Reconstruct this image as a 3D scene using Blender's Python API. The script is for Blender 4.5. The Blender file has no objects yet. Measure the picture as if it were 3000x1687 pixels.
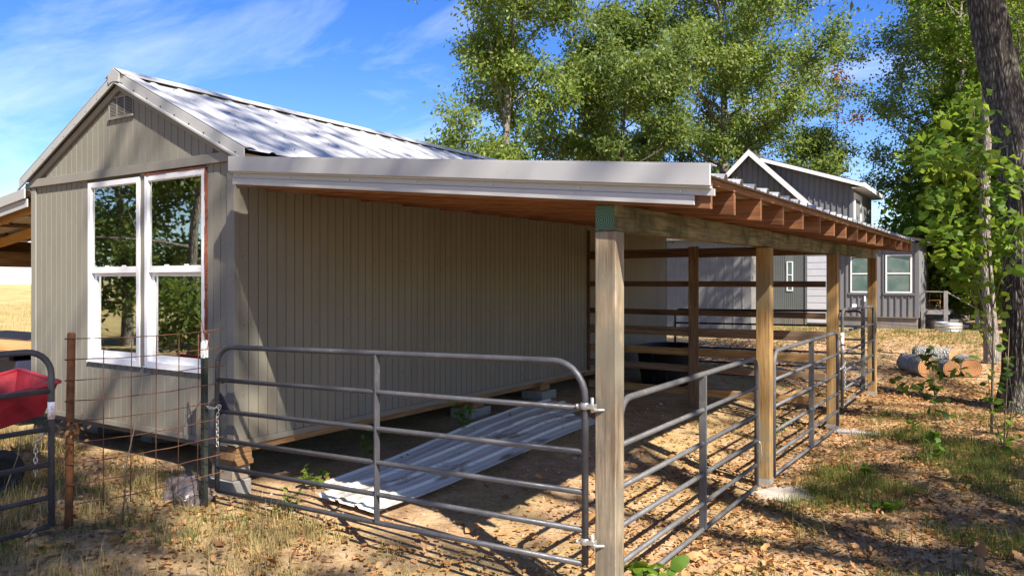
import bpy, bmesh, math, random
import numpy as np
from mathutils import Vector, Matrix, noise as mnoise

random.seed(7)
rng = np.random.default_rng(7)
R = math.radians
S = bpy.context.scene
C = S.collection

# ------------------------------------------------------------------ camera
cam_d = bpy.data.cameras.new('camera')
cam = bpy.data.objects.new('camera', cam_d)
C.objects.link(cam)
CAM = Vector((5.771, -4.360, 1.95))
cam.location = CAM
cam.rotation_euler = (R(90), 0, R(33.0))
cam_d.sensor_width = 36.0
cam_d.lens = 36.0 * 2240 / 3000
cam_d.shift_y = -0.0065
cam_d.clip_start = 0.05
cam_d.clip_end = 3000
S.camera = cam

# ------------------------------------------------------------------ world, sun, exposure
SUN = Vector((1.0, -0.5, 1.12)).normalized()
EL = math.asin(SUN.z)
AZ = math.atan2(SUN.x, SUN.y)
W = bpy.data.worlds.new('World')
S.world = W
W.use_nodes = True
nt = W.node_tree
nt.nodes.clear()


def wn(kind, **kw):
    n = nt.nodes.new(kind)
    for k, v in kw.items():
        setattr(n, k, v)
    return n


sky = wn('ShaderNodeTexSky', sky_type='NISHITA', sun_disc=False, sun_elevation=EL, sun_rotation=AZ,
         air_density=1.0, dust_density=0.35, ozone_density=3.0, altitude=150)
tc = wn('ShaderNodeTexCoord')
sep = wn('ShaderNodeSeparateXYZ')
nt.links.new(tc.outputs['Generated'], sep.inputs[0])
zz = wn('ShaderNodeMath', operation='MAXIMUM')
nt.links.new(sep.outputs['Z'], zz.inputs[0])
zz.inputs[1].default_value = 0.0
za = wn('ShaderNodeMath', operation='ADD')
nt.links.new(zz.outputs[0], za.inputs[0])
za.inputs[1].default_value = 0.12
dx = wn('ShaderNodeMath', operation='DIVIDE')
dy = wn('ShaderNodeMath', operation='DIVIDE')
nt.links.new(sep.outputs['X'], dx.inputs[0]); nt.links.new(za.outputs[0], dx.inputs[1])
nt.links.new(sep.outputs['Y'], dy.inputs[0]); nt.links.new(za.outputs[0], dy.inputs[1])
cmb = wn('ShaderNodeCombineXYZ')
nt.links.new(dx.outputs[0], cmb.inputs[0]); nt.links.new(dy.outputs[0], cmb.inputs[1])
mp = wn('ShaderNodeMapping')
mp.inputs['Rotation'].default_value = (0, 0, R(-60))
mp.inputs['Scale'].default_value = (0.62, 1.5, 1)
mp.inputs['Location'].default_value = (0.35, 0.2, 0)
nt.links.new(cmb.outputs[0], mp.inputs[0])
cn = wn('ShaderNodeTexNoise')
cn.inputs['Scale'].default_value = 1.25
cn.inputs['Detail'].default_value = 9
cn.inputs['Roughness'].default_value = 0.62
cn.inputs['Distortion'].default_value = 0.55
nt.links.new(mp.outputs[0], cn.inputs['Vector'])
cr = wn('ShaderNodeMapRange')
cr.inputs['From Min'].default_value = 0.47
cr.inputs['From Max'].default_value = 0.80
cr.inputs['To Max'].default_value = 0.48
nt.links.new(cn.outputs['Fac'], cr.inputs['Value'])
hs = wn('ShaderNodeHueSaturation')
hs.inputs['Saturation'].default_value = 1.36
hs.inputs['Value'].default_value = 1.0
hs.inputs['Hue'].default_value = 0.520
nt.links.new(sky.outputs[0], hs.inputs['Color'])
mx = wn('ShaderNodeMix', data_type='RGBA')
nt.links.new(cr.outputs[0], mx.inputs['Factor'])
nt.links.new(hs.outputs[0], mx.inputs[6])
mx.inputs[7].default_value = (5.6, 6.2, 7.2, 1)
bg = wn('ShaderNodeBackground')
bg.inputs['Strength'].default_value = 0.078
nt.links.new(mx.outputs[2], bg.inputs['Color'])
wo = wn('ShaderNodeOutputWorld')
nt.links.new(bg.outputs[0], wo.inputs['Surface'])

sun_d = bpy.data.lights.new('sun', 'SUN')
sun_d.energy = 4.3
sun_d.angle = R(0.55)
sun_d.color = (1.0, 0.93, 0.82)
sun = bpy.data.objects.new('sun', sun_d)
C.objects.link(sun)
sun.location = (20, -10, 25)
sun.rotation_euler = (-SUN).to_track_quat('-Z', 'Y').to_euler()

S.view_settings.view_transform = 'Standard'
S.view_settings.look = 'None'
S.view_settings.exposure = 1.52
S.view_settings.gamma = 1.0
S.view_settings.use_curve_mapping = False
S.render.engine = 'CYCLES'
S.cycles.max_bounces = 8
S.cycles.transparent_max_bounces = 12
S.cycles.sample_clamp_indirect = 6.0
S.cycles.use_denoising = True
S.cycles.caustics_reflective = False
S.cycles.caustics_refractive = False


# ------------------------------------------------------------------ material helpers
class NT:
    def __init__(self, name):
        self.m = bpy.data.materials.new(name)
        self.m.use_nodes = True
        self.t = self.m.node_tree
        self.t.nodes.clear()
        self.out = self.t.nodes.new('ShaderNodeOutputMaterial')

    def n(self, kind, ins=None, **kw):
        n = self.t.nodes.new(kind)
        for k, v in kw.items():
            setattr(n, k, v)
        if ins:
            for k, v in ins.items():
                self.set(n.inputs[k], v)
        return n

    def set(self, sock, v):
        if isinstance(v, bpy.types.NodeSocket):
            self.t.links.new(v, sock)
        elif isinstance(v, bpy.types.Node):
            self.t.links.new(v.outputs[0], sock)
        else:
            if sock.type == 'RGBA' and len(v) == 3:
                v = (*v, 1)
            sock.default_value = v

    def pos(self, scale=(1, 1, 1), rand=True, obj=False, rot=(0, 0, 0)):
        src = self.n('ShaderNodeTexCoord').outputs['Object'] if obj else self.n('ShaderNodeNewGeometry').outputs['Position']
        if rand:
            oi = self.n('ShaderNodeObjectInfo').outputs['Random']
            sc = self.n('ShaderNodeMath', {0: oi, 1: 37.0}, operation='MULTIPLY')
            src = self.n('ShaderNodeVectorMath', {0: src, 1: sc.outputs[0]}, operation='ADD').outputs[0]
        return self.n('ShaderNodeMapping', {0: src, 'Scale': scale, 'Rotation': rot}).outputs[0]

    def noise(self, vec, scale, detail=4, rough=0.55, dist=0.0):
        return self.n('ShaderNodeTexNoise', {'Vector': vec, 'Scale': scale, 'Detail': detail, 'Roughness': rough, 'Distortion': dist}).outputs['Fac']

    def ramp(self, fac, stops):
        r = self.n('ShaderNodeValToRGB', {0: fac})
        el = r.color_ramp.elements
        while len(el) > 1:
            el.remove(el[-1])
        el[0].position = stops[0][0]
        el[0].color = (*stops[0][1], 1)
        for p, c in stops[1:]:
            e = el.new(p)
            e.color = (*c, 1)
        return r.outputs[0]

    def rng(self, v, a, b, c=0.0, d=1.0):
        return self.n('ShaderNodeMapRange', {'Value': v, 'From Min': a, 'From Max': b, 'To Min': c, 'To Max': d}).outputs[0]

    def mix(self, f, a, b, mode='MIX'):
        m = self.n('ShaderNodeMix', data_type='RGBA', blend_type=mode)
        self.set(m.inputs['Factor'], f)
        self.set(m.inputs[6], a)
        self.set(m.inputs[7], b)
        return m.outputs[2]

    def math(self, op, a, b):
        return self.n('ShaderNodeMath', {0: a, 1: b}, operation=op).outputs[0]

    def bump(self, h, s=0.3, d=0.01):
        return self.n('ShaderNodeBump', {'Height': h, 'Strength': s, 'Distance': d}).outputs[0]

    def pr(self, **ins):
        p = self.n('ShaderNodeBsdfPrincipled')
        for k, v in ins.items():
            self.set(p.inputs[k.replace('_', ' ')], v)
        return p

    def done(self, shader):
        self.t.links.new(shader.outputs[0], self.out.inputs['Surface'])
        return self.m


def plain(name, col, rough=0.6, metal=0.0, var=0.25, scale=6.0, bump=0.1, spec=0.4):
    g = NT(name)
    p = g.pos()
    a = g.noise(p, scale, 6, 0.6)
    b = g.noise(p, scale * 9, 3, 0.6)
    dark = tuple(c * (1 - var) for c in col)
    lite = tuple(min(1, c * (1 + var * 0.6)) for c in col)
    col_ = g.ramp(a, [(0.3, dark), (0.52, col), (0.75, lite)])
    rr = g.rng(b, 0.3, 0.7, max(0.05, rough - 0.08), min(1, rough + 0.1))
    return g.done(g.pr(Base_Color=col_, Roughness=rr, Metallic=metal, Specular_IOR_Level=spec, Normal=g.bump(b, bump, 0.004)))


def wood(name, c_dark, c_mid, c_lite, axis, rough=0.8, stain=None, bump=0.35, fine=1.0, crack=0.5):
    """axis: direction of the grain"""
    g = NT(name)
    st = [14.0 * fine] * 3
    st['xyz'.index(axis)] = 0.7
    lo = [5.0] * 3
    lo['xyz'.index(axis)] = 0.5
    p1 = g.pos(st)
    p2 = g.pos(lo)
    grain = g.noise(p1, 3.2, 5, 0.62, 0.25)
    broad = g.noise(p2, 1.3, 4, 0.55, 0.3)
    col = g.ramp(grain, [(0.28, c_dark), (0.5, c_mid), (0.72, c_lite)])
    tint = g.ramp(broad, [(0.3, (0.66, 0.62, 0.58)), (0.52, (1, 1, 1)), (0.75, (1.12, 1.08, 1.0))])
    col = g.mix(0.8, col, tint, 'MULTIPLY')
    v = g.n('ShaderNodeTexVoronoi', {'Vector': g.pos([2.6 if q != axis else 0.9 for q in 'xyz']), 'Scale': 1.0}, feature='F1').outputs['Distance']
    knot = g.rng(v, 0.04, 0.17, 0.85, 0.0)
    col = g.mix(knot, col, tuple(c * 0.45 for c in c_dark))
    if stain:
        s = g.rng(g.noise(g.pos((1, 1, 1)), 2.3, 6, 0.65), 0.46, 0.62)
        col = g.mix(s, col, stain)
    ck = g.noise(g.pos([26 * fine if q != axis else 0.35 for q in 'xyz']), 1.4, 3, 0.5, 0.6)
    crk = g.rng(ck, 0.30, 0.36, crack, 0.0)
    col = g.mix(crk, col, tuple(c * 0.35 for c in c_dark))
    return g.done(g.pr(Base_Color=col, Roughness=rough, Specular_IOR_Level=0.25, Normal=g.bump(grain, bump, 0.004)))


def foliage(name, cols, trans=0.35, rough=0.5, spec=0.35):
    """colour varies leaf by leaf"""
    g = NT(name)
    isl = g.n('ShaderNodeNewGeometry').outputs['Random Per Island']
    lum = g.noise(g.pos((1, 1, 1), rand=True), 0.55, 3, 0.5)
    f = g.math('ADD', g.math('MULTIPLY', isl, 0.62), g.math('MULTIPLY', lum, 0.38))
    col = g.ramp(f, cols)
    p = g.pr(Base_Color=col, Roughness=rough, Specular_IOR_Level=spec)
    tr = g.n('ShaderNodeBsdfTranslucent', {'Color': g.mix(0.6, col, (0.24, 0.30, 0.03), 'ADD')})
    ms = g.n('ShaderNodeMixShader', {0: trans, 1: p.outputs[0], 2: tr.outputs[0]})
    return g.done(ms)


M = {}
M['siding'] = None


def siding(name, col, spacing_bump=True):
    g = NT(name)
    p = g.pos((3, 3, 60), rand=True)
    rough_saw = g.noise(p, 2.4, 4, 0.6)
    broad = g.noise(g.pos((1, 1, 0.5), rand=True), 2.2, 5, 0.6)
    col_ = g.ramp(broad, [(0.3, tuple(c * 0.86 for c in col)), (0.55, col), (0.8, tuple(c * 1.1 for c in col))])
    orr = g.n('ShaderNodeObjectInfo').outputs['Random']
    col_ = g.mix(g.rng(orr, 0, 1, 0.0, 0.30), col_, tuple(c * 0.72 for c in col))
    col_ = g.mix(g.rng(rough_saw, 0.35, 0.7, 0, 0.35), col_, tuple(c * 0.78 for c in col))
    zp = g.n('ShaderNodeSeparateXYZ', {0: g.n('ShaderNodeNewGeometry').outputs['Position']}).outputs[2]
    splash = g.math('MULTIPLY', g.rng(zp, 0.45, 1.15, 0.22, 0.0), 1.0)
    dirt = g.rng(g.math('ADD', g.noise(g.pos((1.4, 1.4, 0.25), rand=False), 3.1, 6, 0.7), splash), 0.58, 0.78, 0, 0.5)
    pan = g.noise(g.pos((0.8, 0.8, 0.3), rand=False), 0.9, 2, 0.4)
    col_ = g.mix(g.rng(pan, 0.45, 0.6, 0.0, 0.22), col_, tuple(min(1, c * 1.25) for c in col))
    col_ = g.mix(dirt, col_, (0.25, 0.2, 0.14))
    return g.done(g.pr(Base_Color=col_, Roughness=0.72, Specular_IOR_Level=0.3, Normal=g.bump(rough_saw, 0.5, 0.003)))


M['siding'] = siding('taupe_paint', (0.220, 0.206, 0.166))
M['trim'] = siding('taupe_trim_paint', (0.235, 0.221, 0.187))
M['groove'] = plain('groove_dark', (0.12, 0.105, 0.085), 0.9)
M['dark_inside'] = plain('inside_board', (0.16, 0.13, 0.10), 0.9)


def roofmetal(name, col, metal=0.35, rough=0.42, grime=0.25):
    g = NT(name)
    a = g.noise(g.pos((0.9, 3.2, 1)), 1.2, 6, 0.65)
    b = g.noise(g.pos((6, 6, 6)), 3, 5, 0.6)
    c = g.mix(g.rng(a, 0.42, 0.75, 0, grime), col, (0.34, 0.31, 0.27))
    c = g.mix(g.rng(b, 0.6, 0.75, 0, 0.25), c, tuple(q * 0.7 for q in col))
    return g.done(g.pr(Base_Color=c, Metallic=metal, Roughness=g.rng(b, 0.3, 0.7, rough - 0.08, rough + 0.12), Normal=g.bump(a, 0.15, 0.02)))


M['roof'] = roofmetal('galvalume_roof', (0.385, 0.385, 0.39), 0.10, 0.5, 0.40)
M['flashing'] = roofmetal('galvalume_trim', (0.45, 0.445, 0.43), 0.2, 0.5, 0.25)
M['sheet'] = roofmetal('loose_sheet_metal', (0.76, 0.74, 0.66), 0.05, 0.4, 0.1)
g = NT('dirty_sheet_metal')
a_ = g.noise(g.pos((1.6, 0.5, 1), rand=False), 2.2, 7, 0.7)
b_ = g.noise(g.pos((9, 9, 9), rand=False), 3, 5, 0.6)
M['sheet_dirty'] = g.done(g.pr(Base_Color=g.mix(g.rng(a_, 0.49, 0.58, 0, 0.85), (0.76, 0.74, 0.66), (0.26, 0.175, 0.095)),
                               Metallic=0.05, Roughness=g.rng(a_, 0.4, 0.6, 0.36, 0.85), Normal=g.bump(b_, 0.25, 0.006)))
M['white'] = plain('white_vinyl', (0.78, 0.77, 0.76), 0.4, 0, 0.08, 3, 0.03)
M['white_trim'] = plain('white_painted_trim', (0.74, 0.73, 0.72), 0.5, 0, 0.1, 3, 0.03)
M['foam'] = plain('red_sealant', (0.21, 0.055, 0.028), 0.75, 0, 0.45, 25, 0.5)
def gatepaint(name, col, rough, dust):
    g = NT(name)
    a = g.noise(g.pos((1, 1, 1)), 7, 6, 0.65)
    b = g.noise(g.pos((1, 1, 1)), 60, 4, 0.6)
    c = g.noise(g.pos((1, 1, 1)), 23, 7, 0.75)
    k = g.ramp(a, [(0.3, tuple(q * 0.75 for q in col)), (0.6, col), (0.8, tuple(q * 1.2 for q in col))])
    k = g.mix(g.rng(c, 0.55, 0.68, 0, dust), k, (0.23, 0.215, 0.20))
    k = g.mix(g.rng(b, 0.70, 0.76, 0, 0.8), k, (0.42, 0.40, 0.38))
    k = g.mix(g.rng(c, 0.26, 0.22, 0, 0.8), k, (0.16, 0.07, 0.035))
    return g.done(g.pr(Base_Color=k, Roughness=g.rng(c, 0.4, 0.7, rough, rough + 0.3), Metallic=0.15, Normal=g.bump(b, 0.15, 0.003)))


M['gate'] = gatepaint('grey_gate_paint', (0.070, 0.070, 0.078), 0.38, 0.22)
M['gate_dusty'] = gatepaint('dusty_gate_paint', (0.115, 0.112, 0.11), 0.5, 0.55)
M['gate_blue'] = plain('dark_blue_gate_paint', (0.020, 0.022, 0.045), 0.4, 0.2, 0.3)
M['galv'] = plain('galvanised_steel', (0.58, 0.57, 0.54), 0.38, 0.75, 0.2, 14)
M['rust'] = plain('rusty_steel', (0.22, 0.085, 0.032), 0.8, 0.1, 0.5, 11, 0.4)
M['rust_wire'] = plain('rusty_wire', (0.17, 0.075, 0.045), 0.75, 0.3, 0.4, 8, 0.1)
M['tpost'] = plain('tpost_paint', (0.035, 0.04, 0.032), 0.55, 0.2, 0.4, 12)
M['concrete'] = plain('concrete', (0.25, 0.24, 0.215), 0.92, 0, 0.3, 10, 0.5)
M['pad'] = plain('pale_concrete_pad', (0.40, 0.345, 0.29), 0.92, 0, 0.35, 8, 0.5)
M['brick_block'] = plain('pale_block', (0.27, 0.215, 0.16), 0.92, 0, 0.3, 9, 0.5)
M['rubber'] = plain('black_rubber', (0.010, 0.011, 0.016), 0.5, 0, 0.3, 6, 0.1)
M['tyre'] = plain('tyre_rubber', (0.022, 0.023, 0.025), 0.8, 0, 0.3, 9, 0.3)
M['red'] = plain('red_cart_paint', (0.36, 0.022, 0.034), 0.5, 0, 0.4, 7, 0.15)
M['post_z'] = wood('weathered_post', (0.12, 0.086, 0.052), (0.28, 0.215, 0.140), (0.43, 0.35, 0.245), 'z', 0.85, (0.20, 0.175, 0.125), 0.7, 0.75, 0.95)
M['post_orange'] = wood('treated_post', (0.14, 0.075, 0.026), (0.30, 0.178, 0.068), (0.42, 0.27, 0.115), 'z', 0.8, (0.20, 0.15, 0.08), 0.5, 0.8, 0.5)
M['beam_y'] = wood('treated_beam', (0.07, 0.062, 0.032), (0.19, 0.16, 0.085), (0.30, 0.25, 0.14), 'y', 0.85, (0.06, 0.06, 0.025), 0.5, 1.0, 0.6)
M['rafter_x'] = wood('red_stained_rafter', (0.13, 0.055, 0.026), (0.235, 0.105, 0.050), (0.31, 0.15, 0.075), 'x', 0.8, None, 0.3, 1.2, 0.2)
M['purlin_y'] = wood('stained_purlin', (0.14, 0.06, 0.028), (0.26, 0.125, 0.06), (0.33, 0.18, 0.09), 'y', 0.8, None, 0.3, 1.2, 0.2)
M['tan_x'] = wood('yellow_lumber', (0.26, 0.13, 0.04), (0.44, 0.26, 0.10), (0.52, 0.34, 0.16), 'x', 0.75, None, 0.3, 1.2, 0.2)
M['tan_y'] = wood('yellow_fascia', (0.24, 0.115, 0.035), (0.42, 0.24, 0.085), (0.50, 0.32, 0.14), 'y', 0.75, None, 0.3, 1.2, 0.2)
M['skid_y'] = wood('skid_wood', (0.15, 0.08, 0.035), (0.27, 0.155, 0.07), (0.36, 0.23, 0.12), 'y', 0.85)
M['board_old'] = wood('grey_fence_board', (0.10, 0.065, 0.042), (0.20, 0.135, 0.09), (0.29, 0.21, 0.15), 'x', 0.85)
M['board_new'] = wood('golden_fence_board', (0.18, 0.095, 0.035), (0.34, 0.20, 0.085), (0.45, 0.30, 0.14), 'x', 0.8)
M['fence_post'] = wood('brown_fence_post', (0.09, 0.052, 0.03), (0.18, 0.115, 0.07), (0.27, 0.185, 0.12), 'z', 0.85)
M['board_dark'] = wood('dark_fence_board', (0.055, 0.03, 0.018), (0.11, 0.062, 0.038), (0.17, 0.10, 0.062), 'x', 0.85)
M['endgrain'] = None
g = NT('green_treated_end')
o = g.n('ShaderNodeTexCoord').outputs['Object']
mpp = g.n('ShaderNodeMapping', {0: o, 'Location': (0.02, 0, 0.02)}).outputs[0]
rings = g.n('ShaderNodeTexWave', {'Vector': mpp, 'Scale': 22.0, 'Distortion': 1.5, 'Detail': 3.0, 'Detail Scale': 1.5}, wave_type='RINGS', rings_direction='Y').outputs['Fac']
M['endgrain'] = g.done(g.pr(Base_Color=g.ramp(rings, [(0.2, (0.026, 0.070, 0.034)), (0.75, (0.048, 0.112, 0.058)), (0.95, (0.13, 0.21, 0.115))]), Roughness=0.7))
M['house_grey'] = siding('charcoal_siding', (0.175, 0.178, 0.188))
M['house_batten'] = siding('charcoal_batten', (0.13, 0.132, 0.142))
M['house_corr'] = siding('green_grey_siding', (0.12, 0.132, 0.128))
M['shed_metal'] = plain('pale_grey_siding', (0.205, 0.20, 0.19), 0.5, 0.1, 0.15, 3, 0.05)
M['shed_batten'] = plain('pale_grey_batten', (0.235, 0.23, 0.22), 0.5, 0.1, 0.15, 3, 0.05)
M['shingle'] = plain('dark_roofing', (0.060, 0.050, 0.052), 0.8, 0, 0.3, 8, 0.3)
M['door_white'] = plain('white_door_panel', (0.46, 0.47, 0.50), 0.5, 0, 0.08, 3, 0.03)
M['bark'] = None


def bark(name, dark, mid, lite, sc=1.0):
    g = NT(name)
    p = g.pos((1, 1, 0.22), rand=True)
    v = g.n('ShaderNodeTexVoronoi', {'Vector': g.n('ShaderNodeMapping', {0: p, 'Scale': (1, 1, 1)}).outputs[0], 'Scale': 26 * sc}, feature='DISTANCE_TO_EDGE').outputs['Distance']
    n1 = g.noise(p, 9 * sc, 6, 0.65, 0.4)
    n2 = g.noise(g.pos((1, 1, 1)), 3.0, 5, 0.6)
    h = g.math('ADD', g.math('MULTIPLY', v, 1.5), g.math('MULTIPLY', n1, 0.8))
    col = g.ramp(h, [(0.28, dark), (0.6, mid), (0.95, lite)])
    col = g.mix(g.rng(n2, 0.58, 0.7, 0, 0.5), col, tuple(c * 1.5 for c in lite))
    return g.done(g.pr(Base_Color=col, Roughness=0.95, Specular_IOR_Level=0.15, Normal=g.bump(h, 0.9, 0.03)))


M['bark'] = bark('dark_ridged_bark', (0.020, 0.017, 0.014), (0.078, 0.067, 0.054), (0.185, 0.165, 0.138))
M['bark_pale'] = bark('pale_bark', (0.09, 0.078, 0.062), (0.21, 0.185, 0.155), (0.33, 0.30, 0.26))
M['bark_log'] = bark('log_bark', (0.10, 0.09, 0.08), (0.30, 0.28, 0.25), (0.48, 0.45, 0.41))
g = NT('cut_log_face')
o = g.n('ShaderNodeTexCoord').outputs['Object']
w_ = g.n('ShaderNodeTexWave', {'Vector': o, 'Scale': 9.0, 'Distortion': 2.5, 'Detail': 3.0, 'Detail Scale': 2.0}, wave_type='RINGS', rings_direction='Z').outputs['Fac']
M['logface'] = g.done(g.pr(Base_Color=g.ramp(g.math('ADD', g.math('MULTIPLY', w_, 0.5), g.math('MULTIPLY', g.noise(o, 7, 5), 0.5)),
                                             [(0.3, (0.26, 0.105, 0.035)), (0.6, (0.46, 0.22, 0.085)), (0.85, (0.55, 0.32, 0.15))]), Roughness=0.9))
M['leaf_a'] = foliage('hickory_leaf', [(0.1, (0.058, 0.105, 0.026)), (0.40, (0.120, 0.182, 0.038)), (0.66, (0.190, 0.245, 0.048)), (0.86, (0.285, 0.300, 0.066)), (0.99, (0.32, 0.18, 0.05))], 0.45)
M['leaf_b'] = foliage('dark_leaf', [(0.1, (0.048, 0.088, 0.026)), (0.5, (0.105, 0.158, 0.040)), (0.8, (0.175, 0.212, 0.046)), (0.98, (0.25, 0.22, 0.05))], 0.42)
M['leaf_c'] = foliage('blue_green_leaf', [(0.1, (0.080, 0.128, 0.046)), (0.5, (0.165, 0.225, 0.062)), (0.85, (0.255, 0.29, 0.07)), (0.98, (0.30, 0.25, 0.06))], 0.5)
M['leaf_red'] = foliage('rusty_leaf', [(0.1, (0.20, 0.06, 0.03)), (0.5, (0.34, 0.11, 0.06)), (0.9, (0.38, 0.20, 0.08))])
M['leaf_bright'] = foliage('sapling_leaf', [(0.1, (0.065, 0.125, 0.014)), (0.5, (0.125, 0.20, 0.020)), (0.85, (0.17, 0.22, 0.02)), (0.98, (0.26, 0.2, 0.025))], 0.5, 0.5, 0.25)
M['leaf_dry'] = foliage('dry_leaf', [(0.05, (0.07, 0.035, 0.017)), (0.28, (0.18, 0.088, 0.037)), (0.52, (0.34, 0.170, 0.068)), (0.76, (0.49, 0.275, 0.115)), (0.90, (0.50, 0.19, 0.05))], 0.12, 0.75, 0.15)
M['leaf_orange'] = foliage('orange_dry_leaf', [(0.05, (0.30, 0.12, 0.04)), (0.5, (0.44, 0.20, 0.065)), (0.95, (0.50, 0.28, 0.10))], 0.15, 0.7, 0.2)
M['grass_dry'] = foliage('dry_grass_blade', [(0.05, (0.15, 0.125, 0.045)), (0.4, (0.30, 0.23, 0.09)), (0.75, (0.44, 0.34, 0.16)), (0.97, (0.16, 0.18, 0.04))], 0.25, 0.7, 0.15)
M['grass_green'] = foliage('green_grass_blade', [(0.05, (0.055, 0.085, 0.016)), (0.45, (0.105, 0.125, 0.025)), (0.8, (0.19, 0.175, 0.05)), (0.97, (0.30, 0.24, 0.10))], 0.3, 0.7, 0.15)
M['stem'] = plain('green_stem', (0.12, 0.12, 0.05), 0.8)
M['twig'] = plain('dry_twig', (0.20, 0.15, 0.10), 0.9)
M['stone'] = plain('pale_stone', (0.36, 0.29, 0.21), 0.92, 0, 0.4, 20, 0.4)
M['plastic'] = plain('teal_plastic', (0.03, 0.24, 0.26), 0.5, 0, 0.15)
M['grey_deck'] = plain('grey_deck_wood', (0.23, 0.22, 0.21), 0.85, 0, 0.3, 8)
M['navy'] = plain('navy_trailer_paint', (0.03, 0.032, 0.06), 0.5, 0.1, 0.3)
M['sticker'] = plain('white_sticker', (0.78, 0.76, 0.74), 0.5, 0, 0.05)
M['sticker_red'] = plain('red_print', (0.50, 0.03, 0.04), 0.5, 0, 0.1)
M['sticker_blue'] = plain('blue_print', (0.05, 0.06, 0.14), 0.5, 0, 0.1)
M['black'] = plain('black_metal', (0.015, 0.015, 0.016), 0.5, 0.3, 0.2)
M['wall_far'] = plain('far_white_siding', (0.72, 0.72, 0.74), 0.7, 0, 0.06, 1)


def glass(name, tint, refl=0.10, trans=0.9):
    g = NT(name)
    fr = g.n('ShaderNodeFresnel', {'IOR': 1.5}).outputs[0]
    f = g.math('ADD', g.math('MULTIPLY', fr, 1.6), refl)
    gl = g.n('ShaderNodeBsdfGlossy', {'Color': (0.95, 1, 0.98), 'Roughness': 0.015})
    tr = g.n('ShaderNodeBsdfTransparent', {'Color': tint})
    return g.done(g.n('ShaderNodeMixShader', {0: f, 1: tr.outputs[0], 2: gl.outputs[0]}))


M['glass'] = glass('window_glass', (0.80, 0.86, 0.84), 0.30)
g = NT('painted_reflection_glass')
M['glass_reflected_green'] = g.done(g.pr(Base_Color=g.ramp(g.noise(g.pos((1, 1, 1)), 3, 3), [(0.3, (0.075, 0.125, 0.115)), (0.7, (0.15, 0.20, 0.18))]), Roughness=0.12, Specular_IOR_Level=0.7))  # greenish reflection put into the base colour of the opaque house panes


# ------------------------------------------------------------------ ground
def sm(a, b, x):
    t = min(1.0, max(0.0, (x - a) / (b - a)))
    return t * t * (3 - 2 * t)


def gh(x, y):
    wall = 0.03 + 0.19 * sm(0.8, 4.5, y)
    base = wall + (-0.09 - wall) * sm(-0.2, 3.5, x)
    base = base + (0.27 - base) * sm(9.5, 22, y)
    if y < 0:
        base += 0.06 * sm(0.2, -1.5, y) * (1 - sm(-0.5, 1.5, x)) if False else 0.05 * sm(0.0, 1.5, -y) * (1 - sm(-0.5, 1.8, x))
    base += 0.15 * sm(0.2, 1.2, -x) * (1 - sm(0.3, 1.6, y)) * (1 - sm(0.9, 2.4, -y))
    d = abs(x) + abs(y)
    base += 0.03 * mnoise.noise(Vector((x * 0.55, y * 0.55, 3.1))) + 0.012 * mnoise.noise(Vector((x * 2.3, y * 2.3, 1.7)))
    base += 1.55 * sm(-14, -58, x) if False else 1.55 * sm(14, 58, -x)
    if d > 60:
        base += sm(60, 300, d) * 1.0 * mnoise.noise(Vector((x * 0.01, y * 0.01, 0)))
    return base


def ground_material():
    g = NT('leaf_strewn_dirt')
    P = g.pos((1, 1, 1), rand=False)
    n1 = g.noise(P, 0.55, 5, 0.6)
    n2 = g.noise(P, 3.2, 7, 0.68)
    n3 = g.noise(P, 26, 6, 0.7)
    n4 = g.noise(P, 90, 4, 0.7)
    dirt = g.ramp(n2, [(0.25, (0.24, 0.145, 0.075)), (0.48, (0.42, 0.275, 0.155)), (0.62, (0.53, 0.365, 0.22)), (0.82, (0.60, 0.45, 0.30))])
    speck = g.ramp(n3, [(0.32, (0.45, 0.40, 0.34)), (0.5, (1, 1, 1)), (0.72, (1.15, 1.1, 1.02))])
    dirt = g.mix(0.9, dirt, speck, 'MULTIPLY')
    straw = g.ramp(n3, [(0.3, (0.21, 0.15, 0.06)), (0.55, (0.43, 0.31, 0.14)), (0.75, (0.55, 0.42, 0.21))])
    col = g.mix(g.rng(n1, 0.44, 0.60, 0, 0.75), dirt, straw)
    gr = g.noise(g.pos((1, 1, 1), rand=False, rot=(0, 0, 0.7)), 0.38, 5, 0.62)
    col = g.mix(g.rng(gr, 0.55, 0.68, 0, 0.55), col, g.ramp(n3, [(0.3, (0.05, 0.06, 0.018)), (0.7, (0.16, 0.16, 0.05))]))
    # far meadow is straw coloured
    sp = g.n('ShaderNodeSeparateXYZ', {0: g.n('ShaderNodeNewGeometry').outputs['Position']})
    fx = g.rng(sp.outputs[0], -6, -14, 0, 0.8)
    col = g.mix(fx, col, g.ramp(g.noise(P, 1.1, 7, 0.7), [(0.3, (0.27, 0.21, 0.08)), (0.6, (0.46, 0.36, 0.15)), (0.8, (0.40, 0.36, 0.12))]))
    h = g.math('ADD', g.math('MULTIPLY', n3, 0.6), g.math('MULTIPLY', n4, 0.4))
    return g.done(g.pr(Base_Color=col, Roughness=0.97, Specular_IOR_Level=0.1, Normal=g.bump(h, 0.8, 0.03)))


M['ground'] = ground_material()


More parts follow.
